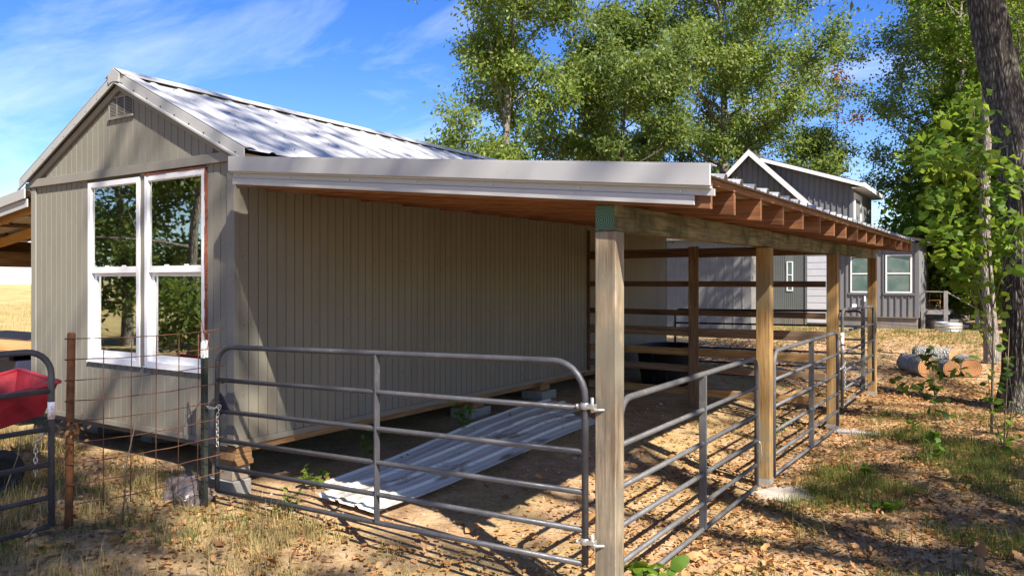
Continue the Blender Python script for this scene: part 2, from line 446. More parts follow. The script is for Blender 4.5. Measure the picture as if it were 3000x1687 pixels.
def build_ground():
    xs = np.unique(np.concatenate([np.linspace(-700, -60, 14), np.linspace(-60, -10, 26), np.linspace(-10, 10, 134), np.linspace(10, 60, 26), np.linspace(60, 700, 14)]))
    ys = np.unique(np.concatenate([np.linspace(-700, -60, 14), np.linspace(-60, -6, 26), np.linspace(-6, 16, 147), np.linspace(16, 60, 45), np.linspace(60, 900, 18)]))
    nx, ny = len(xs), len(ys)
    v = [(x, y, gh(x, y)) for y in ys for x in xs]
    f = [(j * nx + i, j * nx + i + 1, (j + 1) * nx + i + 1, (j + 1) * nx + i) for j in range(ny - 1) for i in range(nx - 1)]
    me = bpy.data.meshes.new('ground')
    me.from_pydata(v, [], f)
    me.polygons.foreach_set('use_smooth', [True] * len(f))
    me.materials.append(M['ground'])
    ob = bpy.data.objects.new('ground', me)
    C.objects.link(ob)
    ob['kind'] = 'structure'
    ob['label'] = 'bare tan dirt strewn with leaves and dry grass'


build_ground()


# ------------------------------------------------------------------ mesh builder
class MB:
    def __init__(self):
        self.v = []
        self.f = []
        self.smooth = []
        self.mi = []
        self.m = 0

    def add(self, vs, fs, smooth=False):
        o = len(self.v)
        self.v.extend([tuple(p) for p in vs])
        for q in fs:
            self.f.append(tuple(i + o for i in q))
            self.smooth.append(smooth)
            self.mi.append(self.m)
        return self

    def box(self, x0, x1, y0, y1, z0, z1):
        v = [(x0, y0, z0), (x1, y0, z0), (x1, y1, z0), (x0, y1, z0), (x0, y0, z1), (x1, y0, z1), (x1, y1, z1), (x0, y1, z1)]
        return self.add(v, [(0, 3, 2, 1), (4, 5, 6, 7), (0, 1, 5, 4), (1, 2, 6, 5), (2, 3, 7, 6), (3, 0, 4, 7)])

    def hexa(self, a, b):
        """a, b: two loops of n points joined into a closed prism"""
        n = len(a)
        v = list(a) + list(b)
        f = [tuple(range(n))[::-1], tuple(range(n, 2 * n))]
        f += [(i, (i + 1) % n, n + (i + 1) % n, n + i) for i in range(n)]
        return self.add(v, f)

    def bar(self, p, q, w, h, up=(0, 0, 1)):
        """box section beam from p to q; w sideways, h along up"""
        p, q, up = Vector(p), Vector(q), Vector(up)
        d = (q - p).normalized()
        s = d.cross(up)
        if s.length < 1e-5:
            s = d.cross(Vector((1, 0, 0)))
        s.normalize()
        u = s.cross(d).normalized()
        a = [p + s * i * w / 2 + u * j * h / 2 for i, j in ((-1, -1), (1, -1), (1, 1), (-1, 1))]
        b = [q + s * i * w / 2 + u * j * h / 2 for i, j in ((-1, -1), (1, -1), (1, 1), (-1, 1))]
        return self.hexa(a, b)

    def tube(self, pts, r, n=10, cap=True, closed=False):
        pts = [Vector(p) for p in pts]
        k = len(pts)
        rs = r if isinstance(r, (list, tuple)) else [r] * k
        vs = []
        prev = None
        for i, p in enumerate(pts):
            if closed:
                d = pts[(i + 1) % k] - pts[i - 1]
            elif i == 0:
                d = pts[1] - pts[0]
            elif i == k - 1:
                d = pts[-1] - pts[-2]
            else:
                d = (pts[i + 1] - p).normalized() + (p - pts[i - 1]).normalized()
            d.normalize()
            if prev is None:
                a = d.orthogonal().normalized()
            else:
                a = prev - d * prev.dot(d)
                a = a.normalized() if a.length > 1e-6 else d.orthogonal().normalized()
            prev = a
            b = d.cross(a)
            for j in range(n):
                t = 2 * math.pi * j / n
                vs.append(p + (a * math.cos(t) + b * math.sin(t)) * rs[i])
        fs = []
        for i in range(k if closed else k - 1):
            i2 = (i + 1) % k
            for j in range(n):
                j2 = (j + 1) % n
                fs.append((i * n + j, i * n + j2, i2 * n + j2, i2 * n + j))
        self.add(vs, fs, True)
        if cap and not closed:
            o = len(self.v) - len(vs)
            self.f.append(tuple(o + j for j in range(n))[::-1]); self.smooth.append(False); self.mi.append(self.m)
            self.f.append(tuple(o + (k - 1) * n + j for j in range(n))); self.smooth.append(False); self.mi.append(self.m)
        return self

    def mesh(self, name, mats, off=(0, 0, 0), bevel=0.0):
        me = bpy.data.meshes.new(name)
        o = Vector(off)
        me.from_pydata([tuple(Vector(p) - o) for p in self.v], [], self.f)
        if not isinstance(mats, (list, tuple)):
            mats = [mats]
        for m in mats:
            me.materials.append(m)
        me.polygons.foreach_set('use_smooth', self.smooth)
        me.polygons.foreach_set('material_index', self.mi)
        bm = bmesh.new()
        bm.from_mesh(me)
        if bevel:
            bmesh.ops.bevel(bm, geom=list(bm.edges), offset=bevel, segments=1, affect='EDGES', clamp_overlap=True)
        bmesh.ops.recalc_face_normals(bm, faces=bm.faces)
        bm.to_mesh(me)
        bm.free()
        me.update()
        return me


def link(name, me, parent=None, loc=(0, 0, 0)):
    ob = bpy.data.objects.new(name, me)
    C.objects.link(ob)
    ob.location = loc
    if parent is not None:
        ob.parent = parent
    return ob


def tag(o, label, cat, group=None, kind=None):
    if label:
        o['label'] = label
    if cat:
        o['category'] = cat
    if group:
        o['group'] = group
    if kind:
        o['kind'] = kind
    return o


def thing(name, label, cat, loc=(0, 0, 0), group=None, rotz=0.0):
    o = bpy.data.objects.new(name, None)
    C.objects.link(o)
    o.location = loc
    o.rotation_euler = (0, 0, rotz)
    o.empty_display_size = 0.2
    return tag(o, label, cat, group)


def origin(o):
    """world location of the top-level thing above o (parts sit at local zero)"""
    while o.parent:
        o = o.parent
    return o.location


def part(name, mb, mat, parent, bevel=0.0, label=None, local=False):
    off = (0, 0, 0) if local else origin(parent)
    ob = link(name, mb.mesh(name, mat, off, bevel), parent)
    if label:
        ob['label'] = label
    return ob


def single(name, mb, mat, label, cat, loc, group=None, bevel=0.0):
    ob = link(name, mb.mesh(name, mat, loc, bevel), None, loc)
    return tag(ob, label, cat, group)


def copy_tree(o, parent=None):
    kids = [k for k in C.objects if k.parent == o]
    c = o.copy()
    C.objects.link(c)
    if parent is not None:
        c.parent = parent
    for k in kids:
        copy_tree(k, c)
    return c


def arc(c, r, a0, a1, u, v, n=7):
    c, u, v = Vector(c), Vector(u), Vector(v)
    return [c + u * (r * math.cos(a0 + (a1 - a0) * i / n)) + v * (r * math.sin(a0 + (a1 - a0) * i / n)) for i in range(n + 1)]


# ------------------------------------------------------------------ barn
HL = 10.26      # length of the long wall
HW = 3.60       # width of the gable
PK = -1.80      # ridge x
BW = 0.107      # siding strip spacing


def roofz(x):
    return 4.05 - 0.4797 * abs(x - PK)


barn = thing('barn', 'taupe gabled barn with pale metal roof and two tall white windows', 'barn', (-1.8, 5.1, 0.05))
inner = MB()
# sheathing just behind the strips, with holes for the windows
inner.box(-HW, -2.40, 0.008, 0.09, 0.53, 3.06).box(-0.40, -0.008, 0.008, 0.09, 0.53, 3.06)
inner.box(-2.40, -0.40, 0.008, 0.09, 0.53, 1.12).box(-1.447, -1.362, 0.009, 0.085, 1.12, 2.99).box(-2.40, -0.40, 0.008, 0.09, 2.99, 3.06)
inner.hexa([(-HW, 0.008, 3.06), (-0.008, 0.008, 3.06), (PK, 0.008, 3.93)], [(-HW, 0.09, 3.06), (-0.008, 0.09, 3.06), (PK, 0.09, 3.93)])
inner.box(-0.09, -0.008, 0.09, HL, 0.53, 3.02)
inner.box(-HW, -HW + 0.09, 0.09, 1.50, 0.53, 3.02).box(-HW, -HW + 0.09, 2.42, HL, 0.53, 3.02)
inner.box(-HW, -HW + 0.09, 1.50, 2.42, 0.53, 1.45).box(-HW, -HW + 0.09, 1.50, 2.42, 2.45, 3.02)
inner.box(-HW + 0.09, -0.09, HL - 0.09, HL, 0.53, 3.02)
inner.hexa([(-HW, HL - 0.09, 3.02), (0, HL - 0.09, 3.02), (PK, HL - 0.09, 3.92)], [(-HW, HL, 3.02), (0, HL, 3.02), (PK, HL, 3.92)])
inner.box(-HW + 0.01, -0.01, 0.02, HL - 0.01, 0.47, 0.528)
part('wall', inner, M['groove'], barn)

# siding strips: long wall
def strip_mesh(w, h, d):
    return MB().box(-w / 2, w / 2, -d, 0, 0, h)


ly = 0.04
me_long = MB().box(-0.012, 0, -(BW - 0.009) / 2, (BW - 0.009) / 2, 0, 2.33).mesh('siding_board', M['siding'], (0, 0, 0))
nlong = int((HL - ly) / BW)
lo = origin(barn)
for i in range(nlong):
    yc = ly + BW * (i + 0.5)
    link('siding_board', me_long, barn, Vector((0, yc, 0.528)) - lo)
# gable strips
nx = int(round((HW - 0.18) / BW))
x = -0.092
idx = 0
me_low = MB().box(-(BW - 0.009) / 2, (BW - 0.009) / 2, 0, 0.012, 0, 2.495).mesh('siding_board', M['siding'])
me_sill = MB().box(-(BW - 0.009) / 2, (BW - 0.009) / 2, 0, 0.012, 0, 0.592).mesh('siding_board', M['siding'])
while x - BW > -HW + 0.05:
    xc = x - BW / 2
    if -2.42 < xc < -0.385:
        link('siding_board', me_sill, barn, Vector((xc, 0, 0.524)) - lo)
    else:
        link('siding_board', me_low, barn, Vector((xc, 0, 0.524)) - lo)
    x -= BW
x = -0.20
while x - BW > -HW + 0.2:
    a, b = x - BW + 0.0045, x - 0.0045
    za, zb = roofz(a) - 0.17, roofz(b) - 0.17
    if min(za, zb) > 3.12:
        pts = [(a, 0, 3.10), (b, 0, 3.10), (b, 0, zb)]
        if a < PK < b:
            pts.append((PK, 0, roofz(PK) - 0.17))
        pts.append((a, 0, za))
        part('siding_board', MB().hexa(pts, [(p[0], 0.012, p[2]) for p in pts]), M['siding'], barn)
    x -= BW

# nail heads along the studs
nh = MB()
nr_ = random.Random(6)
for i in range(0, nlong, 4):
    for z_ in np.arange(0.62, 2.3, 0.31):
        y_ = ly + BW * (i + 0.5) + nr_.uniform(-0.02, 0.02)
        nh.tube([(-0.0005, y_, z_ + nr_.uniform(-0.02, 0.02)), (0.0012, y_, z_)], 0.0045, 5)
for i in range(0, 33, 4):
    x_ = -0.092 - BW * (i + 0.5)
    for z_ in list(np.arange(0.6, 1.05, 0.2)) + list(np.arange(3.16, roofz(x_) - 0.22, 0.2)):
        nh.tube([(x_, 0.0005, z_), (x_, -0.0012, z_)], 0.0045, 5)
for z_ in np.arange(0.6, 2.95, 0.28):
    for x_ in (-0.065, -0.02):
        nh.tube([(x_, -0.0175, z_), (x_, -0.0192, z_)], 0.0045, 5)
part('nail_heads', nh, M['groove'], barn)['kind'] = 'stuff'

# painted trim
t = MB().box(-0.088, 0.014, -0.018, -0.0005, 0.49, 3.018)
part('corner_trim', t, M['trim'], barn, 0.002)
part('corner_trim', MB().box(-HW - 0.014, -HW + 0.085, -0.018, -0.0005, 0.49, 3.018), M['trim'], barn, 0.002)
part('corner_trim', MB().box(0.0005, 0.012, -0.0004, 0.036, 0.49, 2.80), M['trim'], barn, 0.001)
bx = [(-3.66, 3.018), (0.03, 3.018), (0.03, 3.03), (-0.12, 3.106), (-3.48, 3.106), (-3.66, 3.03)]
part('belt_board', MB().hexa([(q[0], -0.036, q[1]) for q in bx], [(q[0], -0.0006, q[1]) for q in bx]), M['trim'], barn, 0.002)
part('skirt_board', MB().box(-HW + 0.06, -0.088, -0.014, -0.0006, 0.472, 0.522), M['trim'], barn, 0.001)
part('skirt_board', MB().box(0.0006, 0.014, 0.0, HL, 0.476, 0.527), M['trim'], barn, 0.001)
for s in (-1, 1):
    x1 = 0.19 if s > 0 else -3.79
    pts = []
    for xx, dz in ((PK, -0.093), (x1, -0.093), (x1, -0.16), (PK, -0.165)):
        pts.append((xx, -0.03, roofz(xx) + dz))
    part('rake_board', MB().hexa(pts, [(p[0], -0.0007, p[2]) for p in pts]), M['trim'], barn)
    pts = []
    x2 = 0.205 if s > 0 else -3.80
    for xx, dz in ((PK, 0.022), (x2, 0.022), (x2, -0.088), (PK, -0.09)):
        pts.append((xx, -0.062, roofz(xx) + dz))
    rk = part('rake_flashing', MB().hexa(pts, [(p[0], -0.052, p[2]) for p in pts]), M['flashing'], barn, 0.002)
    pts = [(PK, -0.064, roofz(PK) - 0.078), (x2, -0.064, roofz(x2) - 0.076), (x2, -0.064, roofz(x2) - 0.096), (PK, -0.064, roofz(PK) - 0.098)]
    part('flashing_lip', MB().hexa(pts, [(p[0] , -0.082, p[2] - 0.004) for p in pts]), M['flashing'], rk)
    pts = [(PK, -0.06, roofz(PK) + 0.036), (x2, -0.06, roofz(x2) + 0.036), (x2, -0.06, roofz(x2) + 0.030), (PK, -0.06, roofz(PK) + 0.030)]
    part('flashing_top', MB().hexa(pts, [(p[0], 0.09, p[2] + 0.004) for p in pts]), M['flashing'], rk)
    sc_ = MB()
    for k in range(9):
        xx = PK + (x2 - PK) * (k + 0.5) / 9
        sc_.tube([(xx, -0.063, roofz(xx) - 0.06), (xx, -0.072, roofz(xx) - 0.06)], 0.006, 6)
    part('screws', sc_, M['black'], rk)['kind'] = 'stuff'
# eave fascia (raw lumber) and soffit
part('fascia', MB().box(0.10, 0.135, -0.02, HL, 2.955, 3.075), M['tan_y'], barn)
part('fascia', MB().box(-3.735, -3.70, -0.02, HL, 2.955, 3.075), M['tan_y'], barn)
part('skid', MB().box(-0.13, -0.004, 0.02, HL, 0.415, 0.474), M['skid_y'], barn)
part('skid', MB().box(-HW, -HW + 0.12, 0.02, HL, 0.415, 0.470), M['skid_y'], barn)
part('floor_beam', MB().box(-HW + 0.13, -0.14, 0.02, 0.07, 0.42, 0.468), M['dark_inside'], barn)


def ribbed_sheet(w, rib=0.305, rh=0.024, minor=True):
    """profile across the sheet: (offset along width, height)"""
    pr = []
    n = int(round(w / rib))
    for k in range(n + 1):
        o_ = k * rib
        if k > 0:
            pr += [(o_ - 0.038, 0.0), (o_ - 0.017, rh)]
        if k == 0:
            pr += [(0.0, rh), (0.017, rh), (0.038, 0.0)]
        elif k < n:
            pr += [(o_ + 0.017, rh), (o_ + 0.038, 0.0)]
        else:
            pr += [(o_, rh)]
        if minor and k < n:
            for q in (0.11, 0.195):
                pr += [(o_ + q - 0.012, 0.0), (o_ + q, rh * 0.22), (o_ + q + 0.012, 0.0)]
    return pr


def sheet_mb(pr, p0, p1, across, up, th=0.0015):
    """p0, p1: the two ends of the sheet's first edge; across: unit vector over the width"""
    p0, p1, ac, up = Vector(p0), Vector(p1), Vector(across), Vector(up)
    m = MB()
    top = [[e + ac * a + up * h for a, h in pr] for e in (p0, p1)]
    n = len(pr)
    v = top[0] + top[1] + [q - up * th for q in top[0]] + [q - up * th for q in top[1]]
    f = [(i, i + 1, n + i + 1, n + i) for i in range(n - 1)]
    f += [(2 * n + i, 3 * n + i, 3 * n + i + 1, 2 * n + i + 1) for i in range(n - 1)]
    f += [(i, 2 * n + i, 2 * n + i + 1, i + 1) for i in range(n - 1)]
    f += [(n + i, n + i + 1, 3 * n + i + 1, 3 * n + i) for i in range(n - 1)]
    f += [(0, n, 3 * n, 2 * n), (n - 1, 3 * n - 1, 4 * n - 1, 2 * n - 1)]
    return m.add(v, f)


PRF = ribbed_sheet(0.915, rh=0.016, minor=False)
NR = int(math.ceil((HL + 0.05) / 0.915))
for s in (-1, 1):
    x2 = 0.20 if s > 0 else -3.80
    up = Vector((s * 0.4797, 0, 1)).normalized()
    mm = None
    for k in range(NR):
        y_ = -0.05 + k * 0.915
        if mm is None:
            y_0 = y_
            mm = sheet_mb(PRF, (PK, y_ - lo.y, roofz(PK) + 0.008 - lo.z), (x2, y_ - lo.y, roofz(x2) + 0.008 - lo.z), (0, 1, 0), up)
            mm.v = [Vector((p[0] - lo.x, p[1], p[2])) for p in mm.v]
            me_ = mm.mesh('roof_panel', M['roof'])
        link('roof_panel', me_, barn, (0, k * 0.915, 0.0015 * (k % 2)))
scr = MB()
for s in (1,):
    for k in range(34):
        for q in ((0.12, 0.62) if k % 2 else (0.37, 0.87)):
            xx = PK + 2.0 * q
            yy = 0.12 + k * 0.305
            scr.tube([(xx, yy, roofz(xx) + 0.01), (xx + 0.005, yy, roofz(xx) + 0.022)], 0.0045, 5)
part('roof_screws', scr, M['black'], barn)['kind'] = 'stuff'
cap_ = MB()
prof = [(PK - 0.16, roofz(PK - 0.16) + 0.046), (PK - 0.02, roofz(PK) + 0.047), (PK + 0.02, roofz(PK) + 0.047), (PK + 0.16, roofz(PK + 0.16) + 0.046),
        (PK + 0.158, roofz(PK + 0.158) + 0.040), (PK + 0.02, roofz(PK) + 0.041), (PK - 0.02, roofz(PK) + 0.041), (PK - 0.158, roofz(PK - 0.158) + 0.040)]
cap_.hexa([(p[0], -0.08, p[1]) for p in prof], [(p[0], HL + 0.06, p[1]) for p in prof])
part('ridge_cap', cap_, M['flashing'], barn)
ce = [(PK - 0.10, roofz(PK - 0.10) + 0.03), (PK, roofz(PK) + 0.042), (PK + 0.10, roofz(PK + 0.10) + 0.03), (PK + 0.085, roofz(PK + 0.085) - 0.06), (PK, roofz(PK) - 0.085), (PK - 0.085, roofz(PK - 0.085) - 0.06)]
part('ridge_end_cap', MB().hexa([(p[0], -0.088, p[1]) for p in ce], [(p[0], -0.066, p[1]) for p in ce]), M['flashing'], barn)

# louvred vent
vx0, vx1, vz0, vz1 = -2.02, -1.575, 3.615, 3.835
vm = MB().box(vx0, vx1, -0.012, -0.001, vz1 - 0.018, vz1).box(vx0 - 0.01, vx1 + 0.01, -0.022, -0.001, vz0 - 0.012, vz0 + 0.012)
vm.box(vx0, vx0 + 0.014, -0.012, -0.001, vz0 + 0.012, vz1 - 0.018).box(vx1 - 0.014, vx1, -0.012, -0.001, vz0 + 0.012, vz1 - 0.018)
cw = (vx1 - vx0 - 0.028) / 3
for k in (1, 2):
    xx = vx0 + 0.014 + cw * k
    vm.box(xx - 0.011, xx + 0.011, -0.012, -0.001, vz0 + 0.012, vz1 - 0.018)
vent = part('vent', vm, M['trim'], barn, 0.001)
part('vent_backing', MB().box(vx0 + 0.01, vx1 - 0.01, -0.0025, 0.004, vz0, vz1 - 0.01), M['black'], vent)
sl = MB().add([(-cw / 2 + 0.012, -0.012, -0.006), (cw / 2 - 0.012, -0.012, -0.006), (cw / 2 - 0.012, -0.003, 0.004), (-cw / 2 + 0.012, -0.003, 0.004),
               (-cw / 2 + 0.012, -0.012, -0.0035), (cw / 2 - 0.012, -0.012, -0.0035), (cw / 2 - 0.012, -0.003, 0.0065), (-cw / 2 + 0.012, -0.003, 0.0065)],
              [(0, 3, 2, 1), (4, 5, 6, 7), (0, 1, 5, 4), (1, 2, 6, 5), (2, 3, 7, 6), (3, 0, 4, 7)])
slm = sl.mesh('slat', M['trim'])
for k in range(3):
    for j in range(12):
        link('slat', slm, vent, Vector((vx0 + 0.014 + cw * (k + 0.5), 0, vz0 + 0.024 + j * 0.0148)) - lo)


def tall_window(x0, x1, label):
    z0, z1 = 1.118, 2.985
    fw = 0.055
    m = MB().box(x0, x0 + fw, -0.022, 0.075, z0, z1).box(x1 - fw, x1, -0.022, 0.075, z0, z1)
    m.box(x0 + fw, x1 - fw, -0.022, 0.075, z1 - fw, z1).box(x0 + fw, x1 - fw, -0.022, 0.075, z0, z0 + 0.05)
    wnd = part('window', m, M['white'], barn, 0.003, label)
    xa, xb = x0 + fw, x1 - fw
    s1 = MB()
    s1.box(xa, xb, -0.012, 0.02, 2.035, 2.098).box(xa, xa + 0.008, -0.012, 0.02, 2.098, z1 - fw).box(xb - 0.008, xb, -0.012, 0.02, 2.098, z1 - fw).box(xa + 0.008, xb - 0.008, -0.012, 0.02, z1 - fw - 0.008, z1 - fw)
    part('sash', s1, M['white'], wnd, 0.002)
    s2 = MB()
    s2.box(xa + 0.002, xa + 0.045, 0.024, 0.058, z0 + 0.05, 2.05).box(xb - 0.045, xb - 0.002, 0.024, 0.058, z0 + 0.05, 2.05)
    s2.box(xa + 0.045, xb - 0.045, 0.024, 0.058, z0 + 0.05, z0 + 0.11).box(xa + 0.045, xb - 0.045, 0.024, 0.058, 2.0, 2.05)
    part('sash', s2, M['white'], wnd, 0.002)
    part('pane', MB().box(xa + 0.009, xb - 0.009, 0.002, 0.006, 2.099, z1 - fw - 0.009), M['glass'], wnd)
    part('pane', MB().box(xa + 0.046, xb - 0.046, 0.036, 0.040, z0 + 0.111, 1.999), M['glass'], wnd)
    for q in (0.33, 0.7):
        xx = xa + (xb - xa) * q
        part('latch', MB().box(xx - 0.03, xx + 0.03, -0.006, 0.012, 2.099, 2.112), M['white'], wnd, 0.003)
    part('sill_flange', MB().box(x0 - 0.02, x1 + 0.01, -0.026, -0.0012, z0 - 0.014, z0 - 0.001), M['white'], wnd)
    return wnd


tall_window(-2.400, -1.448, 'left tall white window with clean grey surround')
tall_window(-1.361, -0.399, 'right tall white window edged with smeared red sealant')
part('mullion_board', MB().box(-1.4465, -1.3625, -0.010, 0.008, 1.10, 3.017), M['trim'], barn)
fm = MB()
random.seed(3)
z = 1.10
while z < 2.97:
    h = random.uniform(0.03, 0.10)
    w = random.uniform(0.004, 0.013)
    fm.box(-0.3985, -0.398 + w, -0.0245 - random.uniform(0, 0.006), -0.0013, z, min(z + h, 2.99))
    z += h * 0.97
x = -1.40
while x < -0.40:
    h = random.uniform(0.010, 0.022)
    w = random.uniform(0.03, 0.09)
    fm.box(x, min(x + w, -0.385), -0.025 - random.uniform(0, 0.006), -0.0013, 2.9865, 2.9865 + h)
    x += w * 0.98
part('sealant', fm, M['foam'], barn, 0.002)
# window in the far side wall, seen through the glass
m = MB()
for b in ((1.50, 1.55, 1.45, 2.45), (2.37, 2.42, 1.45, 2.45)):
    m.box(-HW - 0.01, -HW + 0.11, b[0], b[1], b[2], b[3])
m.box(-HW - 0.01, -HW + 0.11, 1.55, 2.37, 2.40, 2.45).box(-HW - 0.01, -HW + 0.11, 1.55, 2.37, 1.45, 1.50)
part('window', m, M['white'], barn, 0.002, 'small white window in the far side wall')

# things inside, seen through the glass
tb = thing('workbench', 'wooden workbench standing inside the barn behind the left window', 'workbench', (-2.6, 1.3, 0.53))
part('tabletop', MB().box(-3.2, -1.5, 0.95, 1.65, 1.28, 1.32), M['tan_x'], tb, 0.004)
for xx in (-3.15, -1.62):
    for yy in (1.0, 1.53):
        part('leg', MB().box(xx, xx + 0.07, yy, yy + 0.07, 0.53, 1.28), M['tan_x'], tb)
single('crate', MB().box(-2.75, -2.1, 1.0, 1.4, 1.32, 1.52).box(-2.78, -2.07, 0.97, 1.43, 1.5, 1.53), M['plastic'], 'teal plastic crate on the workbench behind the glass', 'crate', (-2.42, 1.2, 1.32))
gr = thing('food_grinder', 'white countertop grinder standing on the teal crate', 'grinder', (-2.42, 1.15, 1.53))
part('body', MB().box(-2.50, -2.30, 1.08, 1.26, 1.53, 1.80).box(-2.47, -2.33, 1.10, 1.24, 1.80, 1.86), M['white'], gr, 0.015)
part('feed_tray', MB().tube([(-2.42, 1.15, 1.88), (-2.42, 1.15, 1.90), (-2.42, 1.15, 1.93)], [0.05, 0.14, 0.16], 16), M['white'], gr)
part('spout', MB().tube([(-2.50, 1.13, 1.72), (-2.58, 1.10, 1.72), (-2.62, 1.09, 1.72)], [0.05, 0.05, 0.06], 14), M['galv'], gr)
bn = thing('bench', 'pale wooden bench inside the barn behind the right window', 'bench', (-0.8, 1.3, 0.53))
part('seat', MB().box(-1.3, -0.2, 1.1, 1.4, 1.40, 1.44), M['tan_x'], bn)
for xx in (-1.28, -0.28):
    part('leg', MB().box(xx, xx + 0.06, 1.12, 1.36, 0.53, 1.40), M['tan_x'], bn)


# ------------------------------------------------------------------ lean-to roofs
def lt_z(x, y):
    """underside of rafters of the right lean-to"""
    return 2.354 + (4.35 - x) * 0.098 + 0.0098 * y


lean = thing('lean_to', 'open lean-to roof on posts along the right side of barn', 'lean-to', (2.2, 5.1, 0.0))
RY = [-0.235, 0.36, 0.965, 1.58, 2.24, 2.92, 3.59, 4.23, 4.96, 5.61, 6.31, 7.01, 7.73, 8.44, 9.21, 10.02, 10.56]
for k, yy in enumerate(RY):
    a, b = (0.016 if k else 0.36), (4.35 if k else 4.40)
    za, zb = lt_z(a, yy), lt_z(b, yy)
    pts = [(a, yy - 0.019, za), (b, yy - 0.019, zb), (b, yy - 0.019, zb + 0.142), (a, yy - 0.019, za + 0.142)]
    part('rafter', MB().hexa(pts, [(p[0], yy + 0.019, p[2]) for p in pts]), M['rafter_x'], lean, 0.002)
for xx in (0.42, 0.95, 1.65, 2.35, 3.05, 3.72, 4.31):
    m = MB()
    y0, y1 = -0.25, 10.62
    za, zb = lt_z(xx, y0) + 0.144, lt_z(xx, y1) + 0.144
    w = 0.045
    d = -0.098 * w
    m.hexa([(xx - w, y0, za - d), (xx + w, y0, za + d), (xx + w, y0, za + d + 0.036), (xx - w, y0, za - d + 0.036)],
           [(xx - w, y1, zb - d), (xx + w, y1, zb + d), (xx + w, y1, zb + d + 0.036), (xx - w, y1, zb - d + 0.036)])
    part('purlin', m, M['purlin_y'], lean)
PRF2 = ribbed_sheet(0.915, rh=0.032)
for k in range(12):
    y_ = -0.30 + k * 0.915
    up = Vector((0.098, 0, 1)).normalized()
    z0 = 0.186
    p0 = Vector((0.006, y_, lt_z(0.006, y_) + z0)) - lean.location
    p1 = Vector((4.405, y_, lt_z(4.405, y_) + z0)) - lean.location
    if k == 0:
        me_ = sheet_mb(PRF2, p0, p1, (0, 1, 0.0098), up).mesh('roof_panel', M['roof'])
        base0 = Vector((0, y_, lt_z(0, y_)))
        p0 = Vector((0.335, y_, lt_z(0.335, y_) + z0)) - lean.location
        link('roof_panel', sheet_mb(PRF2, p0, p1, (0, 1, 0.0098), up).mesh('roof_panel', M['roof']), lean)
        continue
    link('roof_panel', me_, lean, Vector((0, y_, lt_z(0, y_) + 0.0012 * (k % 2))) - base0)
xa_, xb_ = 0.006, 0.375  # flat patch added over the roof gap to stop sun leaking onto the wall
part('roof_panel', MB().hexa([(xa_, -0.02, lt_z(xa_, 0) + 0.1812), (xb_, -0.02, lt_z(xb_, 0) + 0.1812), (xb_, -0.02, lt_z(xb_, 0) + 0.1835), (xa_, -0.02, lt_z(xa_, 0) + 0.1835)],
                            [(xa_, 0.66, lt_z(xa_, 0.66) + 0.1812), (xb_, 0.66, lt_z(xb_, 0.66) + 0.1812), (xb_, 0.66, lt_z(xb_, 0.66) + 0.1835), (xa_, 0.66, lt_z(xa_, 0.66) + 0.1835)]), M['roof'], lean)
# front trim: deep upper flashing and stepped lower flange
def slope_strip(x0, x1, y0, y1, zt, zb):
    """strip that follows the slope; zt / zb heights above rafter underside"""
    pts = [(x0, y0, lt_z(x0, 0) + zb), (x1, y0, lt_z(x1, 0) + zb), (x1, y0, lt_z(x1, 0) + zt), (x0, y0, lt_z(x0, 0) + zt)]
    return MB().hexa(pts, [(p[0], y1, p[2]) for p in pts])


part('front_flashing', slope_strip(0.332, 4.42, -0.318, -0.300, 0.236, 0.118), M['flashing'], lean, 0.003)
part('flashing_soffit', slope_strip(0.335, 4.415, -0.3, -0.262, 0.119, 0.106), M['flashing'], lean)
part('front_flange', slope_strip(0.337, 4.43, -0.272, -0.258, 0.1065, 0.068), M['flashing'], lean, 0.001)
part('drip_strip', slope_strip(0.342, 4.32, -0.283, -0.269, 0.066, 0.012), M['flashing'], lean, 0.002)
part('flashing_top', slope_strip(0.332, 4.42, -0.316, -0.20, 0.242, 0.2365), M['flashing'], lean)
sc_ = MB()
for k in range(7):
    xx = 0.40 + k * 0.64
    sc_.tube([(xx, -0.270, lt_z(xx, 0) + 0.085), (xx, -0.279, lt_z(xx, 0) + 0.085)], 0.006, 6)
part('screws', sc_, M['galv'], lean)['kind'] = 'stuff'
# beams over the posts
PX0, PX1 = 3.663, 3.803
pbm = ((-0.19, 3.40, 2.255, 2.412), (3.404, 6.98, 2.289, 2.440), (6.984, 10.62, 2.322, 2.476))
for k, (a, b, z0, z1) in enumerate(pbm):
    e = 0.034
    m = MB().hexa([(PX0 + 0.002, a, z0), (PX1 - 0.004, a, z0), (PX1 - 0.004, a, z1), (PX0 + 0.002, a, z1)],
                  [(PX0 + 0.002, b, z0 + e), (PX1 - 0.004, b, z0 + e), (PX1 - 0.004, b, z1 + e), (PX0 + 0.002, b, z1 + e)])
    bmn = part('beam', m, M['beam_y'], lean, 0.004)
    if k == 0:
        ec = MB().box(PX0 + 0.006, PX1 - 0.012, -0.193, -0.1895, 2.259, 2.408)
        eo = link('beam_end', ec.mesh('beam_end', M['endgrain'], (3.73, -0.19, 2.34)), bmn, Vector((3.73, -0.19, 2.34)) - lean.location)
        eo['label'] = 'green painted beam end with growth rings'
for k, (ya, yb, z1) in enumerate(((-0.19, -0.07, 2.252), (3.335, 3.46, 2.286), (6.85, 6.985, 2.352), (10.50, 10.62, 2.356))):
    zb = gh(3.73, ya) - 0.05
    pm = MB().box(PX0, PX1, ya, yb, zb, z1)
    post = part('post', pm, M['post_z'] if k == 0 else M['post_orange'], lean, 0.006, 'grey weathered corner post' if k == 0 else None)
    if k > 0:
        part('post_base', MB().box(PX0 - 0.004, PX1 + 0.004, ya - 0.004, yb + 0.004, zb, zb + 0.14), M['galv'], post)
